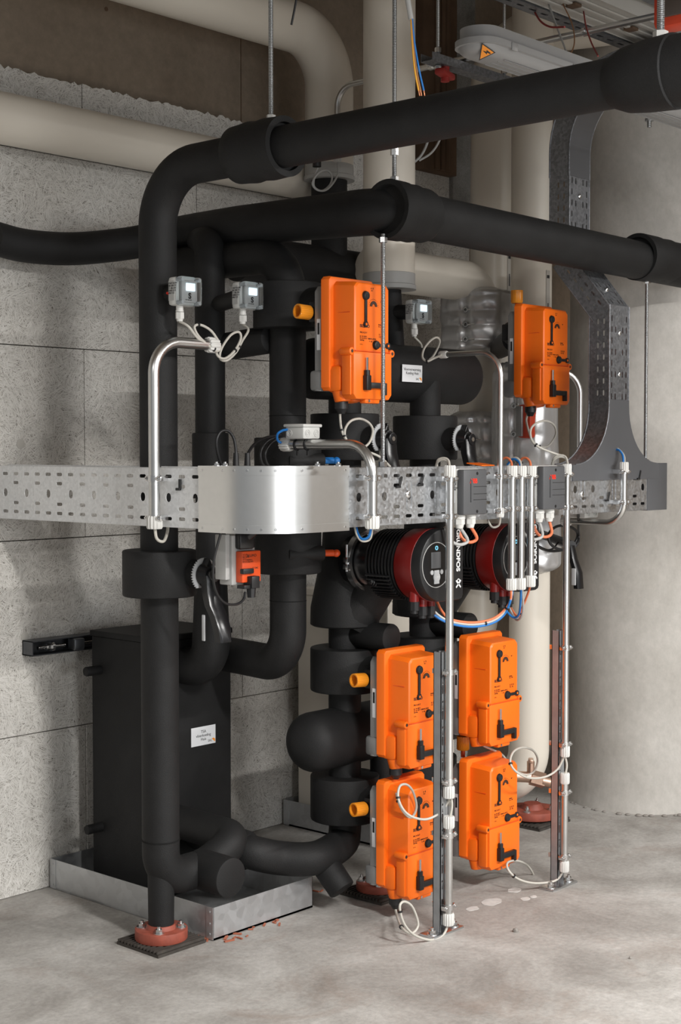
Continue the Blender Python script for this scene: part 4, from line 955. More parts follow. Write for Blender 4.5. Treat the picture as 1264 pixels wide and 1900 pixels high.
part(wallstrip(path, Z0c, Z1c, 0.0012), 'sheet', 'alu', ca_, smooth=30)
for z0, z1, nm in ((Z1c-0.020, Z1c+0.0005, 'top_edging'), (Z0c-0.0005, Z0c+0.018, 'bottom_edging')):
    off = [p for p in path]; gg = wallstrip(path, z0, z1, 0.0026); ed = part(gg, nm, 'alu', ca_, smooth=30)
    N = len(path)
    for i in range(9):
        p = path[0].lerp(path[1], 0.2) if i == 0 else (path[-1].lerp(path[-2], 0.12*1) if i == 8 else path[1+int((N-3)*(i-0.5)/7.2)])
        k = min(max(1, 1+int((N-3)*(i-0.5)/7.2)), N-2); d = (path[k+1]-path[k-1]).normalized() if 0 < i < 8 else ((path[1]-path[0]) if i == 0 else (path[-1]-path[-2])).normalized()
        nn = V((d.y, -d.x, 0)); nn = nn if nn.dot(V((-1, -1, 0))) > 0 else -nn
        pp = V((p.x, p.y, (z0+z1)/2))+nn*0.0025; g = G(); g.cyl(pp, pp+nn*0.0015, 0.0028, n=10); part(g, 'rivet', 'bolt', ed)
# lid on top and underside
inner = [V((TX+RIM, yA, 0)), V((TX+RIM, TY+RIM+0.10, 0)), V((TX+RIM+0.10, TY+RIM, 0)), V((xA, TY+RIM, 0))]
for z, nm in ((Z1c-0.001, 'top_plate'), (Z0c, 'bottom_plate')):
    g = G(); g.prism([(p.x, p.y) for p in path]+[(p.x, p.y) for p in inner[::-1]], (0, 0, z), X, Y, 0.0014); part(g, nm, 'alu', ca_, smooth=0)
for px, y_ in ((404, 0.02), (420, 0.02), (592, 0.02), (631, 0.02)):
    q = onZ(px, 865, Z1c); g = G(); g.bolt((q.x+0.008, q.y+0.012, Z1c), Z, 0.006, 0.005); part(g, 'bolt', 'bolt', ca_)
# ---- branch piece and rising tray
tv = thing('rising_tray', 'galvanised perforated tray rising from a flared branch with a kinked section beside the round column', 'cable tray', (onY(1145, 800, TY).x, TY+0.03, TZ1))
xl_, xr_ = onY(1131, 640, TY).x, onY(1167, 640, TY).x
zf = onY(1140, 742, TY).z; zk = onY(1140, 566, TY).z
Lf, Rf = 0.105, 0.105
poly = []
xL0 = onY(1062, 865, TY).x; xR0 = onY(1222, 856, TY).x; zb = TZ1-0.045
def arc(cx, cz, r, a0, a1, n=12): return [(cx+r*math.cos(math.radians(a0+(a1-a0)*k/n)), cz+r*math.sin(math.radians(a0+(a1-a0)*k/n))) for k in range(n+1)]
rfl = min(xl_-xL0, zf-TZ1-0.01)*0.98; rfr = min(xR0-xr_, zf-TZ1-0.01)*0.98
poly = [(xL0, zb), (xR0, zb), (xR0, TZ1)]+arc(xr_+rfr, TZ1+rfr, rfr, 270, 180)+[(xr_, zf), (xl_, zf)]+arc(xl_-rfl, TZ1+rfl, rfl, 0, -90)+[(xL0, TZ1)]
g = G(); g.prism(poly, (0, TY-0.001, 0), X, Z, 0.0016); part(g, 'flared_branch', 'gsheet', tv, smooth=0, label='plain grey flared branch plate')
def rim_strip(name, pts2, y0, y1, m='galv_d', slots=False):
    """ribbon following (x, z) points, deep along Y"""
    g = G(); tk = 0.0015; N = len(pts2); P2 = [V((a, 0, b)) for a, b in pts2]; cols = []
    for i in range(N):
        d = (P2[min(N-1, i+1)]-P2[max(0, i-1)]).normalized(); nn = V((d.z, 0, -d.x))
        cols.append([g.b.verts.new(V((P2[i].x, y, P2[i].z))+nn*k) for k, y in ((0, y0), (tk, y0), (tk, y1), (0, y1))])
    for i in range(N-1):
        for k in range(4): g.b.faces.new((cols[i][k], cols[i][(k+1) % 4], cols[i+1][(k+1) % 4], cols[i+1][k]))
    g.b.faces.new(cols[0][::-1]); g.b.faces.new(cols[-1])
    for yy in (y0, y1): g.tube([V((p.x, yy, p.z)) for p in P2], 0.0026, 8)
    return part(g, name, m, tv, smooth=40)
rim_strip('left_rim', arc(xl_-rfl, TZ1+rfl, rfl, -90, 0)+[(xl_, zf)], TY, TY+RIM+0.012)
rim_strip('right_rim', arc(xr_+rfr, TZ1+rfr, rfr, 270, 180)+[(xr_, zf)], TY, TY+RIM+0.012)
TY2 = TY+0.13
def tray_leg(name, p0, p1, w, pitch=0.0375):
    """perforated tray length from p0 to p1 (left front edge), w wide"""
    d = (p1-p0); L = d.length; d.normalize(); u = (X-d*X.dot(d)).normalized(); nb = -u.cross(d)
    o = p0+nb*th_; hs = []; k = 0; s = 0.02
    while s < L-0.02:
        for c_ in (0.13, 0.87): hs.append(slot(c_*w, s, 0.0055, 0.018))
        if k % 2 == 0: hs += [slot(0.32*w, s, 0.0055, 0.018), slot(0.68*w, s, 0.0055, 0.018)]
        s += pitch*0.85; k += 1
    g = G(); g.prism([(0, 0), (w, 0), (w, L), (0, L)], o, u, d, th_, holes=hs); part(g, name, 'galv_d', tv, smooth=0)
    for nm, off in (('left_rim', 0.0), ('right_rim', w)):
        p = p0+u*off; g = G(); hs2 = []; s = 0.03
        while s < L-0.03:
            hs2 += [slot(s, RIM*0.32, 0.016, 0.0055), slot(s, RIM*0.68, 0.016, 0.0055)]; s += 0.034
        g.prism([(0, 0), (L, 0), (L, RIM+0.012), (0, RIM+0.012)], p, d, nb, 0.0014, holes=hs2)
        for yy in (0.0, RIM+0.012): g.tube([p+nb*yy, p+nb*yy+d*L], 0.0022, 8)
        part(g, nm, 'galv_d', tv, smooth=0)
    s = L*0.3
    while s < L:
        q = o+u*(w*0.5)+d*s; g = G(); g.sphere(q-nb*0.003, 0.0075, 14, (1, 0.5, 1)); part(g, 'joint_bolt', 'bolt', tv); s += L*0.42
wv_ = xr_-xl_
x1a = onY(1056, 480, TY2).x; z1a = onY(1075, 470, TY2).z; z1b = onY(1075, 322, TY2).z; x1b = x1a+wv_
tray_leg('lower_length', V((xl_, TY, zf-0.01)), V((xl_, TY, zk)), wv_)
tray_leg('kinked_length', V((xl_, TY, zk-0.005)), V((x1a, TY2, z1a)), wv_)
tray_leg('upper_length', V((x1a, TY2, z1a-0.005)), V((x1a, TY2, z1b)), wv_)
# bend at the top turning towards the camera
g = G(); R_ = 0.19; cols = []
zt_ = z1b; pts = [(TY2, zt_-0.012), (TY2, zt_+0.06)]+[(TY2-R_+R_*math.cos(math.radians(a)), zt_+0.06+R_*math.sin(math.radians(a))) for a in range(6, 91, 7)]+[(TY2-R_-0.25, zt_+0.06+R_)]
prev = None
for y_, z_ in pts:
    c_ = [g.b.verts.new(p) for p in ((x1a-0.002, y_, z_), (x1b+0.002, y_, z_))]
    if prev: g.b.faces.new((prev[0], prev[1], c_[1], c_[0]))
    prev = c_
bmesh.ops.recalc_face_normals(g.b, faces=list(g.b.faces)); bmesh.ops.solidify(g.b, geom=list(g.b.faces), thickness=0.0015); part(g, 'bend_sheet', 'gsheet', tv, smooth=0)
R2 = R_+RIM+0.012
outer = [(TY2+RIM+0.012, zt_-0.012), (TY2+RIM+0.012, zt_+0.06)]+[(TY2-R_+R2*math.cos(math.radians(a)), zt_+0.06+R2*math.sin(math.radians(a))) for a in range(6, 91, 7)]+[(TY2-R_-0.25, zt_+0.06+R2)]
for x_ in (x1a-0.0025, x1b+0.001):
    g = G()
    for k in range(len(pts)-1): g.prism([pts[k], outer[k], outer[k+1], pts[k+1]], (x_, 0, 0), Y, Z, 0.0015)
    g.tube([V((x_, a, b)) for a, b in outer], 0.0024, 8); g.tube([V((x_, a, b)) for a, b in pts], 0.0024, 8)
    part(g, 'bend_rim', 'galv_d', tv, smooth=30)

# ---- grey drive boxes on the right tray
def drive_box(px0, px1, py0, py1, label):
    yF = TY-0.052; a, b = onY(px0, py0+5, yF), onY(px1, py1, yF); x0, x1, z1, z0 = a.x, b.x, onY((px0+px1)/2, py0, yF).z, onY((px0+px1)/2, py1, yF).z
    t = thing('drive_box', label, 'control box', ((x0+x1)/2, TY-0.03, z0), 'grey control boxes')
    g = G(); g.bx(x0-0.001, x1-0.004, TY-0.030, TY-0.0015, z0-0.002, z1+0.002, 0.003); bk = part(g, 'back_shell', 'lgrey', t, label='light grey back shell')
    g = G(); g.bx(x0-0.0016, x0-0.0008, TY-0.026, TY-0.006, z0+0.030, z1-0.026); lb = part(g, 'data_label', 'paper', bk, smooth=0)
    text('print', '1 L1 N PE 2\n24V DC 2A\n0-10V AI1\nCOM NO NC\nAO1 GND', 0.0048, (x0-0.0018, TY-0.0075, z1-0.033), -Y, Z, 'ink', lb)
    g = G(); g.bx(x0-0.0016, x0-0.0008, TY-0.022, TY-0.012, z0+0.008, z0+0.018); part(g, 'code_patch', 'dgrey', bk, smooth=0)
    g = G(); g.bx(x0, x1, yF, TY-0.030, z0, z1, 0.004)
    xs_ = x0+(x1-x0)*0.30; h_ = z1-z0
    g.prism([(xs_, z0+h_*0.28), (xs_+0.008, z0+h_*0.34), (xs_+0.008, z0+h_*0.70), (xs_, z0+h_*0.78), (xs_-0.0015, z0+h_*0.78), (xs_-0.0015, z0+h_*0.28)], (0, yF-0.0004, 0), X, Z, 0.002)
    cv = part(g, 'front_cover', 'dgrey', t, smooth=30, label='dark grey front cover')
    for f_ in (0.33, 0.46, 0.62): g = G(); g.bx(xs_+0.010, x1-0.002, yF-0.0006, yF+0.001, z0+h_*f_-0.0005, z0+h_*f_+0.0005); part(g, 'groove', 'black', cv, smooth=0)
    for zz in (z1-0.010, z0+0.008): g = G(); g.cyl((xs_+0.026, yF+0.001, zz), (xs_+0.026, yF-0.0006, zz), 0.004, n=14); part(g, 'screw_recess', 'black', cv)
    text('emblem', 'ABB', 0.0165, (xs_-0.004, yF-0.0007, z1-0.034), X, Z, 'inkred', cv, bold=0.0004)
    gl = []
    for k in (0.20, 0.66):
        gx = x0+(x1-x0)*k; g = G(); zz = z0-0.002
        g.cyl((gx, TY-0.024, zz+0.002), (gx, TY-0.024, zz-0.008), 0.0145, n=20); g.cyl((gx, TY-0.024, zz-0.008), (gx, TY-0.024, zz-0.022), 0.0135, n=6); g.cyl((gx, TY-0.024, zz-0.021), (gx, TY-0.024, zz-0.032), 0.012, 0.009, n=20); part(g, 'cable_gland', 'white', t, label='white cable gland'); gl.append(V((gx, TY-0.024, zz-0.032)))
    return t, gl
B1, gl1 = drive_box(861, 904, 871, 955, 'grey control box with red lettering left of the thin conduit on the cable tray')
B2, gl2 = drive_box(1009, 1049, 865, 945, 'grey control box with red lettering right of the three short conduits on the cable tray')
# ================================================================== slotted poles
KY = TY-0.036       # plane of the conduits in front of the right tray
def pole(label, pxl, pxr, ytop, w=0.030):
    sy = KY+0.0125; a = onY(pxr, 1500, sy); x0 = a.x; zt = onY(pxr, ytop, sy).z
    t = thing('slotted_pole', label, 'pole', (x0+w/2, sy+0.015, 0)); dpt = 0.024
    hs = []; z = 0.03; k = 0
    while z < zt-0.04:
        hs.append(slot(0.0075, z, 0.0065, 0.026) if k % 2 == 0 else slot(0.0075, z, 0.0065, 0.0065)); z += 0.032; k += 1
    g = G(); g.prism([(0, 0), (w, 0), (w, zt-0.006), (0, zt-0.006)], (x0, sy+0.002, 0.006), X, Z, 0.002, holes=hs)
    g.bx(x0, x0+0.002, sy, sy+dpt, 0.006, zt); g.bx(x0+w-0.002, x0+w, sy, sy+dpt, 0.006, zt)
    g.bx(x0, x0+0.009, sy+dpt-0.002, sy+dpt, 0.006, zt); g.bx(x0+w-0.009, x0+w, sy+dpt-0.002, sy+dpt, 0.006, zt); part(g, 'channel', 'strut', t, smooth=0)
    cx, cy = x0+w/2+0.004, sy+0.012
    g = G(); g.bx(cx-0.058, cx+0.062, cy-0.024, cy+0.024, 0.0, 0.006, 0.0015); bp = part(g, 'base_plate', 'zinc', t, smooth=30)
    for s_ in (-1, 1): g = G(); g.bolt((cx+s_*0.044, cy-0.006, 0.006), Z, 0.0085, 0.009); part(g, 'anchor_bolt', 'bolt', bp)
    return t, x0, sy
pole('tall slotted steel pole standing in front of the four lower actuators', 806, 818, 1211)
pole('slotted steel pole at right between the lower actuators and the round column', 1026, 1036, 1171)

# ================================================================== conduits
def clamp(parent, p, r, nrm, wall):
    """saddle clamp at p round a vertical conduit, fixed back along -nrm to a wall distance"""
    p = V(p); nrm = V(nrm); s_ = Z.cross(nrm)
    g = G(); g.ring(p-Z*0.007, p+Z*0.007, r+0.0022, r-0.001, 24)
    for k in (-1, 1):
        g.box(p+s_*k*(r+0.007), (0.012 if abs(s_.x) > .5 else 0.012, 0.012 if abs(s_.x) < .5 else 0.012, 0.011), 0.002)
        g.bolt(p+s_*k*(r+0.007)+nrm*0.005, nrm, 0.0042, 0.004)
    b = wall-r; c = p-nrm*(r+b/2)
    if b > 0.004: g.box(c, (0.022 if abs(nrm.x) < .5 else b, 0.022 if abs(nrm.y) < .5 else b, 0.012))
    part(g, 'clamp', 'bolt', parent, smooth=30)
def conduit(label, pts, r, bend, glands=(), clamps=(), nrm=-Y, wall=0.045, group=None, gl_len=0.030, m='conduit'):
    path = fillet(pts, bend, 14) if bend and len(pts) > 2 else [V(p) for p in pts]
    t = thing('conduit', label, 'conduit', min(path, key=lambda p: p.z), group)
    g = G(); g.tube(path, r, 24, cap=True); part(g, 'tube', m, t)
    for e in glands:
        p = path[0] if e == 0 else path[-1]; d = (path[0]-path[1]) if e == 0 else (path[-1]-path[-2]); d = d.normalized()
        g = G(); g.ribbed(p-d*gl_len*0.45, p+d*gl_len*0.55, r*1.42, 14); part(g, 'end_bush', 'white', t, label='ribbed white end bush')
    for z in clamps:
        best = min(path, key=lambda p: 0)  # straight vertical leg: take x, y from the lowest point
        low = min(path, key=lambda p: p.z) if (path[0].z < path[-1].z) == (path[0].z == min(path[0].z, path[-1].z)) else path[0]
        leg = vertical_leg(path)
        clamp(t, (leg.x, leg.y, z), r, nrm, wall)
    return t
def vertical_leg(path):
    best, bl = path[0], 0
    for a, b in zip(path, path[1:]):
        d = b-a
        if abs(d.z) > 0.98*d.length and d.length > bl: best, bl = a, d.length
    return best
zc1, zc2 = onY(835, 888, KY).z, onY(835, 962, KY).z
def kz(px, py): return onY(px, py, KY).z
# left conduit with arm to the two sensors
kx1 = TX-0.032; q = onX(286, 800, kx1); ky1 = q.y
e1 = onY(392, 640, ky1)
K1 = conduit('wide conduit on the left tray with an arm bending right under the two sensors', [(kx1, ky1, onX(286, 968, kx1).z), (kx1, ky1, e1.z), (e1.x, ky1, e1.z)], 0.0132, 0.075, (0, -1), (onX(286, 888, kx1).z, onX(286, 961, kx1).z), nrm=-X, wall=0.032)
# middle conduit carrying the junction box
q = onY(691, 900, KY); e = onX(533, 825, q.x)
K2 = conduit('wide conduit whose arm carries the grey junction box above the aluminium corner', [(q.x, e.y, e.z), (q.x, KY, e.z), (q.x, KY, kz(691, 968))], 0.0118, 0.07, (0, -1), (kz(691, 887), kz(691, 959)))
K2e = V((q.x, e.y, e.z)); K2b = V((q.x, KY, kz(691, 968)))
jb = V((q.x, onX(562, 815, q.x).y, e.z+0.013))
def junction_box(label, c, s, up=1):
    t = thing('junction_box', label, 'junction box', c)
    g = G(); g.box(c+Z*0.016*up, (s, s, 0.032), 0.005); g.box(c+Z*0.032*up, (s+0.007, s+0.007, 0.008), 0.003); bd = part(g, 'box', 'lgrey', t, smooth=30)
    for k in (-0.25, 0.25):
        for n_, u_ in ((-Y, X), (-X, Y)):
            p = c+u_*(k*s)+n_*(s/2)+Z*0.014*up
            if n_.x and k < 0: continue
            g = G(); g.ring(p, p+n_*0.0012, 0.0085, 0.0072, 20); g.ring(p, p+n_*0.0012, 0.0045, 0.0036, 16); part(g, 'knockout_ring', 'lgrey', bd)
    return t
junction_box('light grey junction box strapped on the conduit arm above the aluminium corner', jb, 0.060)
for py_, k in ((0, 0.30), (1, -0.26)):
    p = V((q.x, jb.y+0.060*k, e.z)); g = G(); g.ring(p-Y*0.002, p+Y*0.002, 0.0145, 0.0122, 20); g.box(p+V((0.0, 0, -0.019)), (0.004, 0.004, 0.014)); o = part(g, 'cable_tie', 'black'); tag(o, 'black tie on the conduit arm below the junction box, '+('left one' if py_ == 0 else 'right one'), 'cable tie')
# thin conduit to the third sensor
q = onY(929, 800, KY); e = onX(824, 658, q.x)
K3 = conduit('thin conduit with an arm bending left towards the sensor right of the top left actuator', [(q.x, e.y, e.z), (q.x, KY, e.z), (q.x, KY, kz(929, 950))], 0.0070, 0.065, (0, -1), (kz(929, 884), kz(929, 948)), gl_len=0.024)
K3e = V((q.x, e.y, e.z)); K3b = V((q.x, KY, kz(929, 950)))
# three short conduits
tri = []
for px, yb, w in ((950, 1083, 'left of the three'), (967, 1082, 'middle of the three'), (985, 1077, 'right of the three')):
    q = onY(px, 950, KY); tri.append(q)
    conduit('short conduit over the tray before the far pump, '+w, [(q.x, KY, kz(px, 876)), (q.x, KY, kz(px, yb))], 0.0098, 0, (0, -1), (kz(px, 884), kz(px, 944)))
# long conduits running down to the poles
q7 = onY(834, 1200, KY)
conduit('long conduit dropping from the tray down the front slotted pole', [(q7.x, KY, kz(834, 876)), (q7.x, KY, kz(834, 1468))], 0.0102, 0, (0, -1), (kz(835, 888), kz(835, 958), kz(834, 1247), kz(834, 1450)))
conduit('lower short conduit on the front slotted pole near the floor', [(q7.x, KY, kz(834, 1526)), (q7.x, KY, kz(833, 1704))], 0.0102, 0, (0, -1), (kz(834, 1549), kz(834, 1682)))
q8 = onY(1050, 1200, KY)
conduit('long conduit dropping from the tray down the pole by the round column', [(q8.x, KY, kz(1054, 872)), (q8.x, KY, kz(1048, 1393))], 0.0092, 0, (0, -1), (kz(1054, 880), kz(1053, 941), kz(1050, 1202), kz(1049, 1381)))
conduit('lower short conduit on the pole by the round column', [(q8.x, KY, kz(1048, 1445)), (q8.x, KY, kz(1048, 1606))], 0.0092, 0, (0, -1), (kz(1049, 1470), kz(1049, 1589)))
q9 = onY(1158, 900, KY); e9 = onX(1052, 967, q9.x)
conduit('curved conduit at the right end of the tray turning back under it', [(q9.x, KY, kz(1158, 868)), (q9.x, KY, e9.z), (q9.x, e9.y, e9.z)], 0.0092, 0.06, (0, -1), (kz(1158, 875), kz(1156, 932)))
jq = onX(1078, 955, q9.x); junction_box('pale junction box under the tray on the curved conduit arm', V((q9.x, jq.y, e9.z+0.012)), 0.075)
qa = onD(1076, 800, 4.62); qb = onD(1076, 700, 4.62)
conduit('conduit standing behind the upper right actuator beside the rising tray', [(qa.x, qa.y, TZ1-0.05), (qa.x, qa.y, onD(1076, 690, 4.62).z), (qa.x-0.2, qa.y+0.12, onD(1076, 690, 4.62).z+0.0)], 0.0088, 0.07)

# ================================================================== suspension rods
def threadmat():
    m, nt, p = _nt('threaded_steel'); N, L = nt.nodes, nt.links
    p.inputs['Base Color'].default_value = (0.46, 0.48, 0.50, 1); p.inputs['Metallic'].default_value = 1; p.inputs['Roughness'].default_value = 0.35
    tc = N.new('ShaderNodeTexCoord'); w = N.new('ShaderNodeTexWave'); w.bands_direction = 'Z'; w.inputs['Scale'].default_value = 95
    L.new(tc.outputs['Object'], w.inputs['Vector']); b = N.new('ShaderNodeBump'); b.inputs['Strength'].default_value = 0.8; b.inputs['Distance'].default_value = 0.001
    L.new(w.outputs['Fac'], b.inputs['Height']); L.new(b.outputs[0], p.inputs['Normal']); return m
M['thread'] = threadmat()
def rod(label, x, y, z0, z1, r=0.0052, nut=None, coupler=None, nm='bolt'):
    t = thing('threaded_rod', label, 'threaded rod', (x, y, z0), 'suspension rods')
    g = G(); g.cyl((x, y, z0), (x, y, z1), r, n=14); part(g, 'rod', 'thread', t)
    for z in (nut or ()): g = G(); g.cyl((x, y, z), (x, y, z+0.012), r*2.0, n=6); part(g, 'nut', nm, t)
    if coupler: g = G(); g.cyl((x, y, coupler-0.018), (x, y, coupler+0.018), r*1.9, n=6); part(g, 'coupling_nut', 'bolt', t)
    return t
q = onX(503, 212, rx); rod('threaded rod holding the sleeve of the top pipe at upper left', rx, q.y, ztop+0.060, 3.29, nut=(ztop+0.062,), nm='white')
q = onY(732, 250, HY); rod('threaded rod from above to the corner sleeve, with a long coupling nut', q.x, HY, z2p+0.066, 3.29, nut=(z2p+0.068,), coupler=onY(732, 274, HY).z)
q = onY(711, 600, HY); rod('long threaded rod hanging in front of the top left actuator down to the tray', q.x, HY, TZ1-0.01, z2p-0.06, nut=(TZ1+0.001, z2p-0.08))
q = onY(1199, 700, HY); rod('threaded rod at far right between the black pipe and the tray end', q.x, HY, TZ1-0.01, z2p-0.06, nut=(TZ1+0.001, z2p-0.075))
SY = 2.50; zst = onY(815, 106, SY).z
for px, w in ((813, 'left'), (936, 'right')):
    q = onY(px, 60, SY); rod('thin rod holding the '+w+' part of the short rail below the ceiling', q.x, SY, zst-0.045, 3.29, r=0.0045, nut=(zst-0.036, zst+0.012))
q = onX(1226, 70, rx); rod('thick rod at top right with white nut on the coupling of the top pipe', rx, q.y, ztop+0.055, 3.29, r=0.0068, nut=(ztop+0.062,), nm='white')

# ================================================================== sensors
def sensor(label, c, pk):
    """c: middle of the front; pk: where its pocket meets the pipe"""
    c = V(c); w, h = 0.066, 0.066; t = thing('temperature_sensor', label, 'sensor', c+V((0, 0.03, -h/2)), 'sensors with lit displays')
    def P(x, y, z): return c+V((x, y, z))
    g = G(); g.box(P(0, 0.035, 0), (w, 0.026, h), 0.006); bs = part(g, 'back_shell', 'lgrey', t, smooth=30)
    g = G(); g.bx(c.x-w/2-0.0006, c.x-w/2+0.0004, c.y+0.026, c.y+0.045, c.z-0.022, c.z+0.024); lb = part(g, 'data_label', 'cgrey', bs, smooth=0)
    text('print', 'OUT 0-10V\nIN 24V DC\nT -50..150\nGND A B\nIP67 CE', 0.006, (c.x-w/2-0.0008, c.y+0.044, c.z+0.016), -Y, Z, 'ink', lb)
    g = G(); g.box(P(0.004, 0.018, 0.0), (0.046, 0.006, 0.050), 0.002); pl = part(g, 'inner_plate', 'cgrey', t)
    g = G(); g.box(P(0.004, 0.0125, 0.010), (0.026, 0.005, 0.018), 0.001); ds = part(g, 'display', 'lcd', pl, label='lit white display')
    text('emblem', 'S', 0.018, P(-0.001, 0.0145, -0.016), X, Z, 'ink', pl, bold=0.0008); text('print', 'S+S REGEL', 0.0042, P(-0.010, 0.0145, -0.021), X, Z, 'ink', pl)
    g = G(); g.box(P(0, 0.0115, 0), (w, 0.0225, h), 0.005, seg=3); part(g, 'clear_lid', 'clear', t, label='clear lid')
    for sx in (-1, 1):
        for sz in (-1, 1): g = G(); g.cyl(P(sx*0.026, 0.004, sz*0.026), P(sx*0.026, 0.022, sz*0.026), 0.0042, n=14); part(g, 'lid_screw', 'disc', t)
    g = G(); p = P(-0.010, 0.033, -h/2); g.cyl(p, p-Z*0.010, 0.0085, n=18); g.cyl(p-Z*0.010, p-Z*0.014, 0.0095, n=18); g.cyl(p-Z*0.015, p-Z*0.030, 0.0105, n=6); g.cyl(p-Z*0.029, p-Z*0.036, 0.0085, 0.007, n=18); part(g, 'cable_gland', 'white', t, label='white cable gland')
    g = G(); g.cyl(P(0, 0.045, 0), V(pk), 0.021, n=28); part(g, 'insulated_pocket', FT, t, label='black foam covered pocket')
    return p-Z*0.036
c = onY(357, 540, 2.545); s1 = sensor('clear lidded sensor with lit display on the left riser', c, (rx, ry-0.04, c.z))
c = onY(473, 548, 2.575); s2 = sensor('clear lidded sensor with lit display on the second pipe, left of the valve pipe', c, (d2x, d2y-0.035, c.z))
c = onY(790, 578, 2.58); s3 = sensor('clear lidded sensor with lit display right of the top left actuator', c, (p2.x, y2-0.03, c.z+0.006))
g = G(); p = onY(322, 548, 2.60); g.box(p, (0.014, 0.01, 0.012), 0.003, 0.5); g.cyl(p, p+V((-0.02, 0.0, 0.004)), 0.003, n=8); tag(part(g, 'red_plug', 'inkred'), 'tiny red plug beside the sensor on the left riser', 'plug')

# ================================================================== cables
def cab(label, pts, r=0.0031, m='cwhite', ties=(), group=None, name='cable', n=6, start=None, end=None):
    """pts: (px, py) of the photograph with the depth plane Y running evenly from first to last, or (px, py, Y)"""
    P_ = []
    ys = [p[2] if len(p) > 2 else None for p in pts]; k0 = 0
    for i, y in enumerate(ys):
        if y is None:
            a = max(j for j in range(i) if pts[j:j+1] and len(pts[j]) > 2); b = min(j for j in range(i, len(pts)) if len(pts[j]) > 2)
            y = pts[a][2]+(pts[b][2]-pts[a][2])*(i-a)/(b-a)
        P_.append(onY(pts[i][0], pts[i][1], y))
    if start is not None: P_.insert(0, V(start))
    if end is not None: P_.append(V(end))
    path = catmull(P_, n); t = thing(name, label, 'cable', min(path, key=lambda p: p.z), group)
    g = G(); g.tube(path, r, 10); part(g, 'sheath', m, t)
    for f in ties:
        i = int(f*(len(path)-1)); d = (path[min(i+1, len(path)-1)]-path[i-1]).normalized(); g = G(); g.cyl(path[i]-d*0.002, path[i]+d*0.002, r*1.9, n=12); part(g, 'tie', 'black', t)
    return t
def gland_of(o, c, dx=-0.05): return c+V((dx, 0.055, -0.16))
def black_gland(px, py, y, d=(0, 0.2, -1), name='cable_gland'): pass
cab('pale sensor cable looping from the riser sensor into the conduit arm', [(350, 606, ky1-0.01), (366, 626), (388, 641), (404, 651), (408, 640), (393, 615), (373, 603), (361, 606), (368, 623), (389, 643), (403, 652, ky1-0.01), (399, 643, ky1)], start=s1, ties=(0.3, 0.62))
cab('pale sensor cable looping from the second sensor into the conduit arm', [(461, 612, 2.58), (450, 632), (437, 655), (420, 669), (408, 664), (412, 645), (428, 622), (443, 616), (447, 628), (436, 650), (418, 665), (404, 660), (399, 642, ky1)], start=s2, ties=(0.2, 0.78))
cab('pale sensor cable looping from the third sensor into the thin conduit arm', [(782, 640, 2.6), (781, 656), (787, 669), (801, 664), (812, 646), (816, 632), (810, 626), (799, 632), (787, 647), (784, 663), (793, 670), (807, 664)], start=s3, end=K3e+Y*0.012, ties=(0.15, 0.85)) if False else cab('pale sensor cable looping from the third sensor into the thin conduit arm', [(782, 640, 2.6), (781, 656), (787, 669), (801, 664), (812, 646), (816, 632), (810, 626), (799, 632), (787, 647), (784, 663), (793, 670), (807, 664), (819, 659, K3e.y)], start=s3, ties=(0.15, 0.85))
def act_cable(i, label, pts, ties=(), dx=-0.05, gl=True, **kw):
    o, c, kn, kp = A_[i]
    st = c+V((dx, 0.055, -0.160))
    t = cab(label, pts, start=st, ties=ties, **kw)
    if gl: g = G(); g.cyl(st+Z*0.010, st-Z*0.012, 0.0165, n=16); g.cyl(st-Z*0.012, st-Z*0.024, 0.0145, 0.008, n=16); part(g, 'cable_gland', 'black', t)
act_cable(0, 'white cable of the top left actuator with a round loop above the tray', [(631, 766, 2.41), (633, 792), (638, 808), (650, 826), (666, 834), (685, 822), (692, 800), (685, 785), (668, 777), (650, 782), (640, 799), (644, 818), (662, 832), (690, 841), (708, 850), (724, 866, 2.33)], ties=(0.15, 0.72))
act_cable(1, 'grey cable of the upper left front actuator looping over the actuator below', [(733, 1451, 2.40), (738, 1482, 2.335), (748, 1505), (763, 1517), (773, 1498), (767, 1470), (755, 1456), (742, 1459), (739, 1480), (749, 1503), (766, 1516), (792, 1520), (818, 1507), (832, 1486), (835, 1470, KY)], ties=(0.15, 0.6))
act_cable(2, 'white cable of the lowest left actuator looping just above the floor', [(735, 1692, 2.36), (745, 1720, 2.26), (763, 1732, 2.22), (776, 1716), (766, 1684), (751, 1673), (742, 1682), (749, 1712), (768, 1734), (798, 1744), (822, 1735), (833, 1712, KY)], ties=(0.18, 0.62))
act_cable(3, 'white cable of the upper right front actuator looping before the white pipe', [(931, 1400, 2.40), (942, 1415), (957, 1430), (977, 1438), (992, 1430), (998, 1410), (990, 1393), (970, 1387), (953, 1395), (947, 1414), (957, 1431), (980, 1443), (1010, 1442), (1034, 1428), (1048, 1402, KY)], ties=(0.68,), dx=-0.02, gl=False)
act_cable(4, 'white cable of the lower right front actuator looping above the floor', [(932, 1606, 2.40), (948, 1620), (968, 1636), (985, 1636), (990, 1624), (978, 1605), (958, 1597), (942, 1601), (944, 1615), (960, 1630), (985, 1638), (1012, 1638), (1034, 1632), (1047, 1614, KY)], ties=(0.2, 0.7), dx=-0.02, gl=False)
act_cable(5, 'white cable of the upper right actuator with a round loop above the tray', [(977, 777, 2.50), (980, 795), (987, 815), (999, 828), (1017, 828), (1031, 808), (1029, 790), (1014, 781), (996, 785), (985, 797), (987, 817), (1001, 830), (1031, 842), (1048, 848), (1055, 866, KY)], ties=(0.28, 0.78))
cab('short white cable joining the two conduits on the front pole', [(835, 1472, KY), (839, 1494, KY-0.004), (834, 1524, KY)])
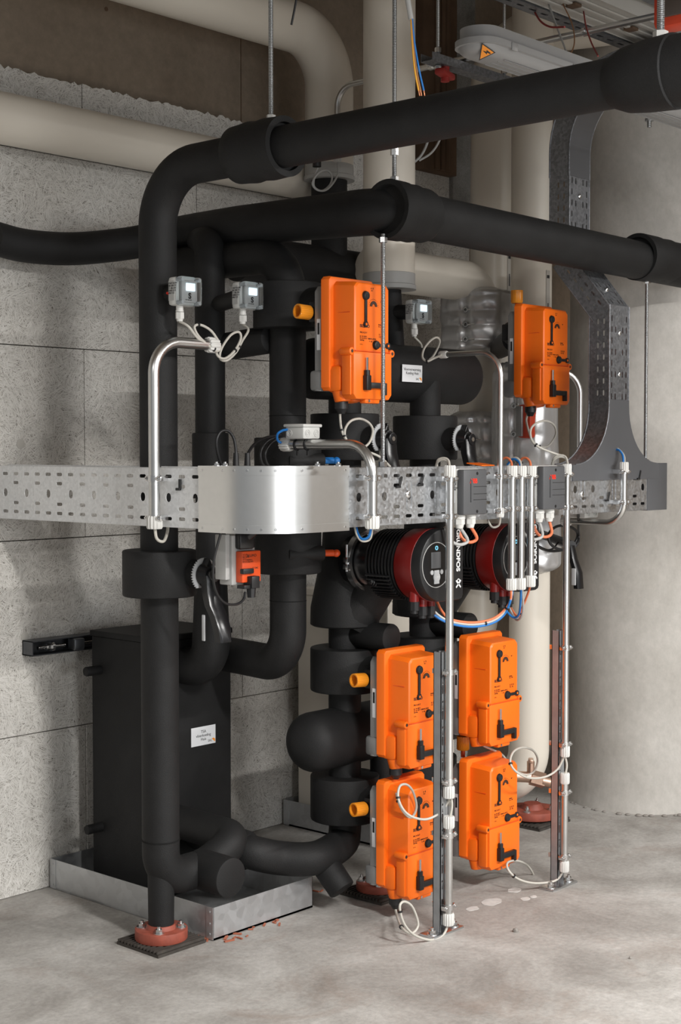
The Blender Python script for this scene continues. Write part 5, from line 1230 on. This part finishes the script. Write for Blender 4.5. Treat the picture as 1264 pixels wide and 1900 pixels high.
cab('short white cable joining the two conduits on the pole by the column', [(1048, 1400, KY), (1052, 1420, KY-0.004), (1048, 1443, KY)])
cab('short white cable looping out below the wide left conduit', [(287, 974, ky1), (291, 999, ky1-0.005), (304, 1004, ky1-0.01), (311, 985, ky1+0.02), (311, 968, ky1+0.04)], r=0.0036)
cab('blue cable looping out below the conduit right of the aluminium corner', [(690, 975, KY), (684, 996), (672, 1000), (664, 990), (660, 972, TY+0.03)], m='cblue', r=0.003)
cab('white cable beside the blue one below the same conduit', [(692, 975, KY), (687, 1000), (672, 1004), (662, 992), (657, 972, TY+0.03)], r=0.0024)
cab('short white cable looping out below the thin conduit', [(929, 956, KY), (926, 974), (914, 978), (906, 966), (904, 955, TY+0.03)], r=0.0028)
for dy in (0, 3):
    cab('white cable arching from the tray into the top of the front long conduit, '+('upper one' if dy else 'lower one'), [(835, 870, KY), (832, 857-dy), (822, 853-dy), (812, 858-dy), (808+dy, 870, TY+0.03)], r=0.003)
    cab('white cable arching from the tray into the long conduit by the column, '+('upper one' if dy else 'lower one'), [(1055, 866, KY), (1050, 851-dy), (1038, 848-dy), (1027, 855-dy), (1023+dy, 868, TY+0.03)], r=0.0028)
for q, m_, n_, s_ in ((950, 'corange', 'salmon cable', -1), (967, 'cwhite', 'white cable', -1), (985, 'corange', 'salmon cable', -1)):
    cab(n_+' bending over into the '+{950: 'left', 967: 'middle', 985: 'right'}[q]+' short conduit from the tray', [(q, 872, KY), (q-1, 858), (q-8, 850), (q-17, 852), (q-24, 866, TY+0.03)], r=0.0032, m=m_)
cab('blue cable bending over into the middle short conduit from the tray', [(967, 872, KY), (963, 857), (952, 852), (942, 862, TY+0.03)], r=0.0032, m='cblue')
cab('blue cable at the right end of the tray entering the curved conduit', [(1157, 866, KY), (1156, 846), (1150, 836), (1144, 834, TY-0.002)], r=0.003, m='cblue')
cab('white cable at the right end of the tray entering the curved conduit', [(1159, 866, KY), (1159, 848), (1153, 838), (1146, 832, TY-0.002)], r=0.0026)
# loops under the control boxes
for gl, nm, dx in ((gl1, 'left', 0), (gl2, 'right', 139)):
    g0, g1 = gl
    cab('grey cable curling from the '+nm+' control box behind the conduits', [(868+dx, 1002-dx*0.07, g0.y), (858+dx, 1010-dx*0.07), (846+dx, 1009-dx*0.07), (834+dx, 1000-dx*0.07), (827+dx, 980-dx*0.07, TY-0.005)], r=0.0042, m='cgrey', start=g0+Z*0.005)
    cab('salmon cable curling from the '+nm+' control box up under the tray', [(885+dx, 998-dx*0.07, g1.y), (874+dx, 1006-dx*0.07), (860+dx, 1001-dx*0.07), (852+dx, 985-dx*0.07), (853+dx, 965-dx*0.07, TY+0.02)], r=0.0042, m='corange', start=g1+Z*0.005)
# wires between pumps and the short conduits
for m_, n_, off, pxo in (('cwhite', 'white', 0, 0), ('cblue', 'blue', 4, -3), ('corange', 'salmon', -4, 14)):
    cab(n_+' cable sweeping from the near pump to the left short conduit', [(794+pxo, 1104, 2.335), (798+pxo, 1122+off), (812+pxo*0.7, 1140+off), (836, 1153+off), (875, 1159+off), (912, 1153+off), (936, 1136+off), (948, 1112, KY), (950+off*0.5, 1088, KY)], r=0.0032, m=m_, ties=(0.6, 0.8) if m_ == 'cwhite' else ())
cab('blue cable hanging from the far pump up into the middle short conduit', [(930, 1098, 2.33), (934, 1118), (942, 1136), (954, 1146), (963, 1140), (966, 1118), (967, 1088, KY)], r=0.003, m='cblue')
cab('grey cable hanging in a narrow loop under the three short conduits', [(936, 1100, 2.33), (944, 1124), (956, 1148), (965, 1148), (971, 1130), (969, 1088, KY)], r=0.003, m='cgrey')
cab('salmon cable hanging below the right short conduit', [(985, 1084, KY), (979, 1104), (970, 1126), (962, 1144), (952, 1134), (946, 1122, 2.33)], r=0.003, m='corange', ties=(0.5,))
# black cables behind the aluminium corner
cab('thin black cable arching up behind the aluminium corner at left', [(415, 872, 2.52), (405, 845), (402, 818), (410, 801), (424, 800), (434, 814), (438, 838), (438, 868, 2.50)], r=0.0036, m='black')
g = G(); p = onY(438, 856, 2.50); g.cyl(p-Z*0.03, p+Z*0.02, 0.009, 0.006, n=14); tag(part(g, 'black_plug', 'black'), 'black plug standing behind the left part of the aluminium corner', 'plug')
g = G(); p = onY(459, 856, 2.50); g.cyl(p-Z*0.03, p+Z*0.02, 0.009, 0.006, n=14); tag(part(g, 'black_plug', 'black'), 'black plug behind the aluminium corner, right of its twin', 'plug')
cab('black cable bending from the right plug up towards the junction box', [(459, 850, 2.50), (462, 838), (475, 822), (495, 812), (520, 807, 2.56)], r=0.0038, m='black')
cab('coiled black cable hanging under the junction box', [(520, 808, 2.56), (497, 818), (484, 838), (488, 862), (512, 874), (536, 862), (547, 838), (545, 820), (530, 812), (506, 820), (492, 842), (500, 866), (524, 872), (540, 850), (543, 832, 2.56)], r=0.0036, m='black')
cab('blue cable curving into the bush of the junction box conduit', [(528, 824, K2e.y+0.012), (516, 818), (515, 806), (524, 799), (534, 797, jb.y+0.02)], r=0.003, m='cblue')
cab('thin black cable looping from the small orange drive up behind the corner cover', [(455, 1099, 2.43), (452, 1112), (440, 1121), (420, 1120), (404, 1104), (396, 1076), (397, 1040), (404, 1010), (411, 985, 2.38)], r=0.0030, m='black')
def spring(label, p0, p1, turns, R, r):
    p0, p1 = V(p0), V(p1); ax = (p1-p0); L = ax.length; ax.normalize(); u = ax.orthogonal().normalized(); w = ax.cross(u)
    pts = [p0+ax*(L*k/(turns*10))+(u*math.cos(k*math.pi/5)+w*math.sin(k*math.pi/5))*R for k in range(turns*10+1)]
    g = G(); g.tube(pts, r, 6); return tag(part(g, 'coiled_cord', 'black'), label, 'cable')
spring('thin black coiled cord hanging below the near pump motor', onY(686, 1079, 2.40), onY(744, 1105, 2.40), 15, 0.0055, 0.0018)
spring('thin black coiled cord hanging below the far pump motor', onY(862, 1066, 2.40), onY(888, 1082, 2.40), 8, 0.0055, 0.0018)
cab('black cable wound in a coil under the right end of the tray', [(985, 1000, 2.45), (1000, 1014), (1020, 1022), (1045, 1020), (1066, 1008), (1072, 990), (1060, 978), (1036, 976), (1020, 988), (1020, 1006), (1034, 1018), (1056, 1020), (1072, 1008), (1074, 985, 2.40), (1073, 940, TY+0.04)], r=0.0042, m='black')
cab('thin black cable sagging behind the three short conduits', [(978, 990, 2.47), (992, 1008), (1008, 1020), (1026, 1018), (1036, 1006, 2.47)], r=0.0026, m='black')
# black handle hanging right of the long conduit
hq = onD(1060, 1010, 4.35); t = thing('valve_lever', 'glossy black valve handle hanging right of the long conduit below the tray', 'valve handle', onD(1072, 1092, 4.35))
g = G(); path = [onD(1060, 1012, 4.35), onD(1064, 1036, 4.35), onD(1072, 1062, 4.34), onD(1074, 1092, 4.34)]
prev = None
for p, w in zip(path, (0.012, 0.014, 0.016, 0.016)):
    ring = [g.b.verts.new(p+V((sx*w, sy*w*0.7, 0))) for sx, sy in ((-1, -0.6), (-0.6, -1), (0.6, -1), (1, -0.6), (1, 0.6), (0.6, 1), (-0.6, 1), (-1, 0.6))]
    if prev:
        for k in range(8): g.b.faces.new((prev[k], prev[(k+1) % 8], ring[(k+1) % 8], ring[k]))
    else: g.b.faces.new(ring)
    prev = ring
g.b.faces.new(prev[::-1]); part(g, 'grip', 'gloss', t, smooth=40)
g = G(); g.box(path[2]+V((-0.020, 0, -0.012)), (0.004, 0.014, 0.05), 0.0015); part(g, 'latch_strip', 'disc', t)
g = G(); g.cyl(path[0]+V((0.004, 0, 0)), V((p4.x, p4.y-0.02, path[0].z+0.02)), 0.014, n=16); part(g, 'spindle', 'black', t)
# orange tag lying on the tray edge
q0 = onY(892, 866, TY+0.02); g = G(); g.box((q0.x, TY+0.02, TZ1+0.004), (0.055, 0.05, 0.003), 0.001, rot=Matrix.Rotation(0.12, 3, 'X')); tag(part(g, 'warning_tag', 'orange', smooth=0), 'plain orange tag lying on the tray above the left control box', 'tag')
# black ties through the tray slots
for px, py, y_, w in ((334, 898, None, 'left tray beside the wide conduit'), (744, 893, 1, 'right tray, left of two'), (784, 890, 1, 'right tray, right of two'), (1188, 880, 1, 'right tray near its end cover'), (1130, 920, 1, 'right tray under the flared branch')):
    p = onX(px, py, TX-0.004) if y_ is None else onY(px, py, TY-0.004); g = G()
    if y_ is None: g.box(p, (0.004, 0.008, 0.022), 0.001); g.box(p+V((0, 0.006, -0.012)), (0.006, 0.014, 0.006), 0.001)
    else: g.box(p, (0.005, 0.004, 0.024), 0.001, rot=Matrix.Rotation(0.35, 3, 'Y')); g.box(p+V((-0.009, 0, -0.013)), (0.014, 0.006, 0.005), 0.001)
    tag(part(g, 'cable_tie', 'black', smooth=0), 'black cable tie end poking through the '+w, 'cable tie')

# ================================================================== things under the ceiling
# short rail on two rods, thin conduit resting on it
a_, b_ = onY(792, 100, SY).x, onY(945, 140, SY).x
g = G(); g.bx(a_, b_, SY-0.0205, SY-0.0185, zst-0.02, zst+0.001); g.bx(a_, b_, SY+0.0185, SY+0.0205, zst-0.02, zst+0.001); g.bx(a_, b_, SY-0.0205, SY+0.0205, zst-0.022, zst-0.020)
tag(part(g, 'ceiling_rail', 'galv_d', smooth=0), 'short dark rail hung on two rods left of the frosted lamp', 'rail')
ku = onY(640, 160, 2.93); kux = ku.x; zk_ = zst+0.012
conduit('thin conduit from the cream elbow pipe running right under the ceiling', [(kux, 2.96, onY(627, 292, 2.96).z), (kux, 2.96, zk_), (kux, 1.7, zk_)], 0.0085, 0.06, (0,), gl_len=0.026)
cab('grey cable looping from the thin ceiling conduit to a black cap on the cream pipe', [(627, 300, 2.96), (627, 322), (618, 340), (604, 353), (588, 352), (580, 340), (590, 322), (606, 316), (616, 326), (613, 342), (598, 354), (583, 346), (584, 326), (590, 312, 2.98)], r=0.003, m='cgrey')
g = G(); p = onY(588, 302, 2.99); g.cyl(p-Z*0.012, p+Z*0.018, 0.013, n=14); tag(part(g, 'probe_plug', 'black'), 'small black plug on the cream elbow pipe above its grey band', 'plug')
g = G(); p = onY(573, 297, 2.99); g.box(p, (0.03, 0.02, 0.008), 0.002); tag(part(g, 'red_flag', 'inkred'), 'small red tab peeking out under the top pipe by the grey loop', 'tab')
for px, py in ((801, 116), (1088, 74)):
    q = onX(px, py, kux); g = G(); g.ring((kux, q.y-0.007, zk_), (kux, q.y+0.007, zk_), 0.0115, 0.0082, 20)
    for s_ in (-1, 1): g.box((kux+s_*0.014, q.y, zk_), (0.012, 0.012, 0.01), 0.002)
    tag(part(g, 'pipe_clamp', 'bolt', smooth=30), 'small bright clamp on the thin ceiling conduit, '+('at the short rail' if px < 900 else 'at the cream channel'), 'clamp')
# frosted linear lamp
LY, LX = 1.995, onY(866, 92, 1.995).x; LZ = onY(868, 100, LY).z
t = thing('linear_lamp', 'unlit frosted linear lamp hanging behind the top pipe at upper right', 'lamp', (LX+0.6, LY, LZ))
def stad(x0, x1, w, n=10): return [(x1-w+w*math.cos(math.radians(a)), w*math.sin(math.radians(a))) for a in range(-90, 91, 15)]+[(x0+w+w*math.cos(math.radians(a)), w*math.sin(math.radians(a))) for a in range(90, 271, 15)]
g = G(); g.prism(stad(LX+0.006, LX+1.27, 0.046), (0, LY, LZ+0.012), X, Y, 0.03); cvr = bmesh.new
b = g.b
g2 = G(); rows = []
for z, dw in ((LZ+0.024, 0.0), (LZ+0.012, 0.004), (LZ+0.004, 0.014), (LZ, 0.026)):
    rows.append([g2.b.verts.new((x, LY+y, z)) for x, y in stad(LX+dw, LX+1.276-dw, 0.050-dw)])
for i in range(3):
    n = len(rows[0])
    for k in range(n): g2.b.faces.new((rows[i][k], rows[i][(k+1) % n], rows[i+1][(k+1) % n], rows[i+1][k]))
g2.b.faces.new(rows[-1][::-1]); g2.b.faces.new(rows[0])
part(g2, 'frosted_cover', 'luminaire', t, smooth=40); g.b.free()
g = G(); g.prism(stad(LX-0.006, LX+1.282, 0.058), (0, LY, LZ+0.020), X, Y, 0.014); g.prism(stad(LX+0.006, LX+1.27, 0.048), (0, LY, LZ+0.034), X, Y, 0.028); part(g, 'housing', 'luminaire', t, smooth=40)
g = G()
for y_ in (-0.03, -0.012, 0.006, 0.024): g.bx(LX+0.10, LX+1.2, LY+y_-0.0012, LY+y_+0.0012, LZ-0.0012, LZ)
part(g, 'cover_ridges', 'luminaire', t, smooth=0)
tu = V((0.80, -0.60, 0)).normalized(); tn = V((-0.50, -0.66, -0.56)).normalized(); tv_ = tn.cross(tu).normalized(); tu = tv_.cross(tn).normalized()
to = V((LX+0.030, LY-0.030, LZ+0.006))+tn*0.006; tu, tv_ = -tv_, tu
g = G(); g.prism([(-0.020, -0.0135), (0.020, -0.0135), (0, 0.0215)], to, tu, tv_, 0.0006); wt = part(g, 'warning_triangle', 'ink', t, smooth=0)
g = G(); g.prism([(-0.0165, -0.0115), (0.0165, -0.0115), (0, 0.0175)], to+tn*0.0006, tu, tv_, 0.0004); part(g, 'triangle_field', 'inkorange', wt, smooth=0)
g = G(); g.prism([(0.001, 0.010), (-0.005, 0.0), (-0.001, 0.0), (-0.003, -0.009), (0.005, 0.002), (0.001, 0.002), (0.004, 0.010)], to+tn*0.001, tu, tv_, 0.0004); part(g, 'flash_symbol', 'ink', wt, smooth=0)
for x_ in (LX+0.10, LX+0.35, LX+0.6, LX+0.85, LX+1.1):
    for s_ in (-1, 1): g = G(); g.box((x_, LY+s_*0.0585, LZ+0.024), (0.022, 0.004, 0.018), 0.001); part(g, 'cover_clip', 'luminaire', t)
q = onY(1205, 228, LY+0.1); g = G(); g.cyl(q-Z*0.012, q+Z*0.035, 0.006, n=12); g.cyl(q+Z*0.005, q+Z*0.012, 0.012, n=12); tag(part(g, 'hanging_bolt', 'thread'), 'short bolt end sticking down behind the lamp before the round column', 'bolt')
# trays and the cream channel above it
CZ = 2.36
t = thing('lamp_channel', 'cream steel lamp channel under the ceiling at upper right', 'channel', (3.6, 2.13, CZ))
g = G(); g.bx(2.2, 5.0, 2.065, 2.205, CZ, CZ+0.002); g.bx(2.2, 5.0, 2.063, 2.065, CZ-0.003, CZ+0.05); g.bx(2.2, 5.0, 2.205, 2.207, CZ-0.003, CZ+0.05)
for y_ in (2.10, 2.135, 2.17): g.bx(2.2, 5.0, y_-0.008, y_+0.008, CZ-0.006, CZ, 0.003)
part(g, 'channel', 'lumtray', t, smooth=0)
for px, py in ((1065, 6), (1171, 50)):
    q = onZ(px, py, CZ); g = G(); g.box((q.x, q.y, CZ-0.006), (0.03, 0.03, 0.008), 0.001); part(g, 'clip', 'rust', t)
def hang_tray(label, y0, y1, z):
    t = thing('ceiling_tray', label, 'cable tray', (3.6, (y0+y1)/2, z)); w = y1-y0; L = 2.8; hs = []; x = 0.05; k = 0
    while x < L-0.05 and len(hs) < 150:
        for f in ((0.16, 0.84) if w > 0.06 else (0.5,)): hs.append(slot(x, f*w, 0.03, 0.009))
        if w > 0.06 and k % 2: hs.append(slot(x, 0.5*w, 0.03, 0.009))
        x += 0.055; k += 1
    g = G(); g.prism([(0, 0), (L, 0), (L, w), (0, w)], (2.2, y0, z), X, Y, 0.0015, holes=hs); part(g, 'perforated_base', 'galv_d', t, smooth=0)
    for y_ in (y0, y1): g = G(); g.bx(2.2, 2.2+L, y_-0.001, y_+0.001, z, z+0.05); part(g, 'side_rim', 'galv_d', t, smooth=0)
hang_tray('narrow slotted tray left of the cream lamp channel under the ceiling', 2.215, 2.262, CZ-0.004)
hang_tray('wide slotted tray right of the cream lamp channel at the top right corner', 1.86, 2.04, CZ+0.03)
# red lamp box in the top corner
q = onD(1263, 12, 3.1); t = thing('red_beacon', 'orange red housing with dark window cut by the top right corner', 'signal lamp', q-Z*0.06)
g = G(); g.box(q, (0.06, 0.10, 0.09), 0.012); part(g, 'housing', 'redbox', t)
g = G(); g.box(q+V((0.004, -0.052, 0.004)), (0.045, 0.006, 0.06), 0.002); g.box(q+V((-0.032, -0.01, 0.004)), (0.006, 0.06, 0.06), 0.002); part(g, 'window', 'lens', t)
# loose cables from the ceiling
def dcab(label, pts, d, r, m, name='cable'):
    P_ = [onD(a, b, d if not isinstance(d, (list, tuple)) else d[0]+(d[1]-d[0])*i/(len(pts)-1)) for i, (a, b) in enumerate(pts)]
    g = G(); g.tube(catmull(P_, 6), r, 10); return tag(part(g, name, m), label, 'cable')
dcab('grey sheathed cable end hanging from above in front of the top pipe', [(748, -60), (757, 0), (763, 36)], 2.86, 0.0055, 'cgrey')
for m_, n_, px in (('cblue', 'blue', 3), ('cbrown', 'brown', -2), ('cyellow', 'yellow', -5)):
    dcab(n_+' bare ended wire splayed from the grey cable before the top pipe', [(764+px*0.2, 34), (768+px*0.5, 80), (775+px, 130), (783+px*1.2, 168)], 2.86, 0.0019, m_, 'wire')
    dcab('copper tip of the '+n_+' wire before the top pipe', [(783+px*1.2, 167), (784+px*1.2, 173), (785+px*1.2, 178)], 2.86, 0.0014, 'copper', 'wire_tip')
dcab('black strand hanging from above left of the cream elbow bend', [(556, -40), (549, 5), (541, 46)], 2.9, 0.0022, 'black', 'wire')
dcab('pale wire hanging from a hook on the cream channel to the lamp', [(1018, 8), (1030, 40), (1045, 80), (1056, 110)], (onZ(1018, 8, CZ).dot(_f), 3.35 if 3.35 > 3.6 else 3.6), 0.0024, 'cgrey', 'wire')
dcab('thin brown wire drooping beside the pale one at the cream channel', [(1045, 8), (1062, 45), (1066, 80), (1056, 108)], (onZ(1045, 8, CZ).dot(_f), 3.35 if 3.35 > 3.6 else 3.6), 0.0016, 'cbrown', 'wire')
dcab('dark red wire hanging from the cream channel right of the brown one', [(1083, 20), (1088, 50), (1098, 80), (1110, 104)], (onZ(1083, 20, CZ).dot(_f), 3.3 if 3.3 > 3.6 else 3.6), 0.0020, 'cred', 'wire')
dcab('red wire sagging behind the cream channel above the lamp', [(992, 22), (1004, 40), (1022, 50), (1048, 50)], (onZ(992, 22, CZ).dot(_f), 3.7 if 3.7 > 3.6 else 3.6), 0.0026, 'cred', 'wire')
dcab('two pale cables hanging between the cream drop pipe and the rough strip', [(800, 240), (792, 268), (782, 288), (770, 300)], 4.55, 0.004, 'cgrey')
dcab('pale cable curving beside the pair between the cream pipes', [(822, 235), (815, 262), (800, 284), (778, 298)], 4.55, 0.0035, 'cgrey')
# red valve handle stuff below the short rail
q = onY(826, 138, SY); g = G(); g.box(q, (0.09, 0.03, 0.018), 0.006, 0.3); g.cyl(q-Z*0.02, V((q.x, q.y, zst-0.021)), 0.012); tag(part(g, 'red_fitting', 'cred'), 'dark red fitting seen under the short rail between the cream pipes', 'fitting')
# ================================================================== floor details
g = G()
for k in range(26):
    px, py = random.choice([(430, 1742), (385, 1742), (510, 1710), (600, 1650), (410, 1738), (470, 1722)]); p = onZ(px+random.uniform(-30, 30), py+random.uniform(-6, 8), 0)
    s = random.uniform(0.004, 0.016); g.box(p+Z*0.002, (s*2.0, s*0.5, 0.003), rot=random.uniform(0, 3))
o = part(g, 'red_shavings', 'debris', smooth=0); tag(o, 'scattered red shavings on the floor along the near drip tray', 'debris'); o['kind'] = 'stuff'
for px, py, r_, w in ((957, 1729, 0.007, 'right of the front pole'), (1170, 1779, 0.004, 'at the lower right of the floor')):
    p = onZ(px, py, 0); g = G(); t_ = bmesh.new(); bmesh.ops.create_icosphere(t_, subdivisions=2, radius=r_)
    for v in t_.verts: v.co *= 1+0.3*noise.noise(v.co*200)
    g.merge(t_, Matrix.Translation(p+Z*r_*0.5)); tag(part(g, 'pebble', 'chip'), 'small grey pebble lying on the floor '+w, 'pebble')
g = G()
for px, py, s in ((912, 1674, 0.030), (877, 1686, 0.018), (955, 1652, 0.020), (975, 1668, 0.014), (990, 1664, 0.010)):
    p = onZ(px, py, 0); poly = []
    for k in range(24): a = 2*math.pi*k/24; rr_ = s*(1+0.25*noise.noise((math.cos(a)*1.5+px, math.sin(a)*1.5, 0))); poly.append((rr_*math.cos(a)*1.1, rr_*math.sin(a)*0.8))
    g.prism(poly, p, X, Y, 0.0006+0.00013*int(px % 7))
M['splash'] = mat('plaster_splash', (0.56, 0.55, 0.53), 0.7, var=0.15, vscale=40)
o = part(g, 'plaster_splashes', 'splash', smooth=0); tag(o, 'pale plaster splashes on the floor right of the lowest left actuator', 'stain'); o['kind'] = 'stuff'
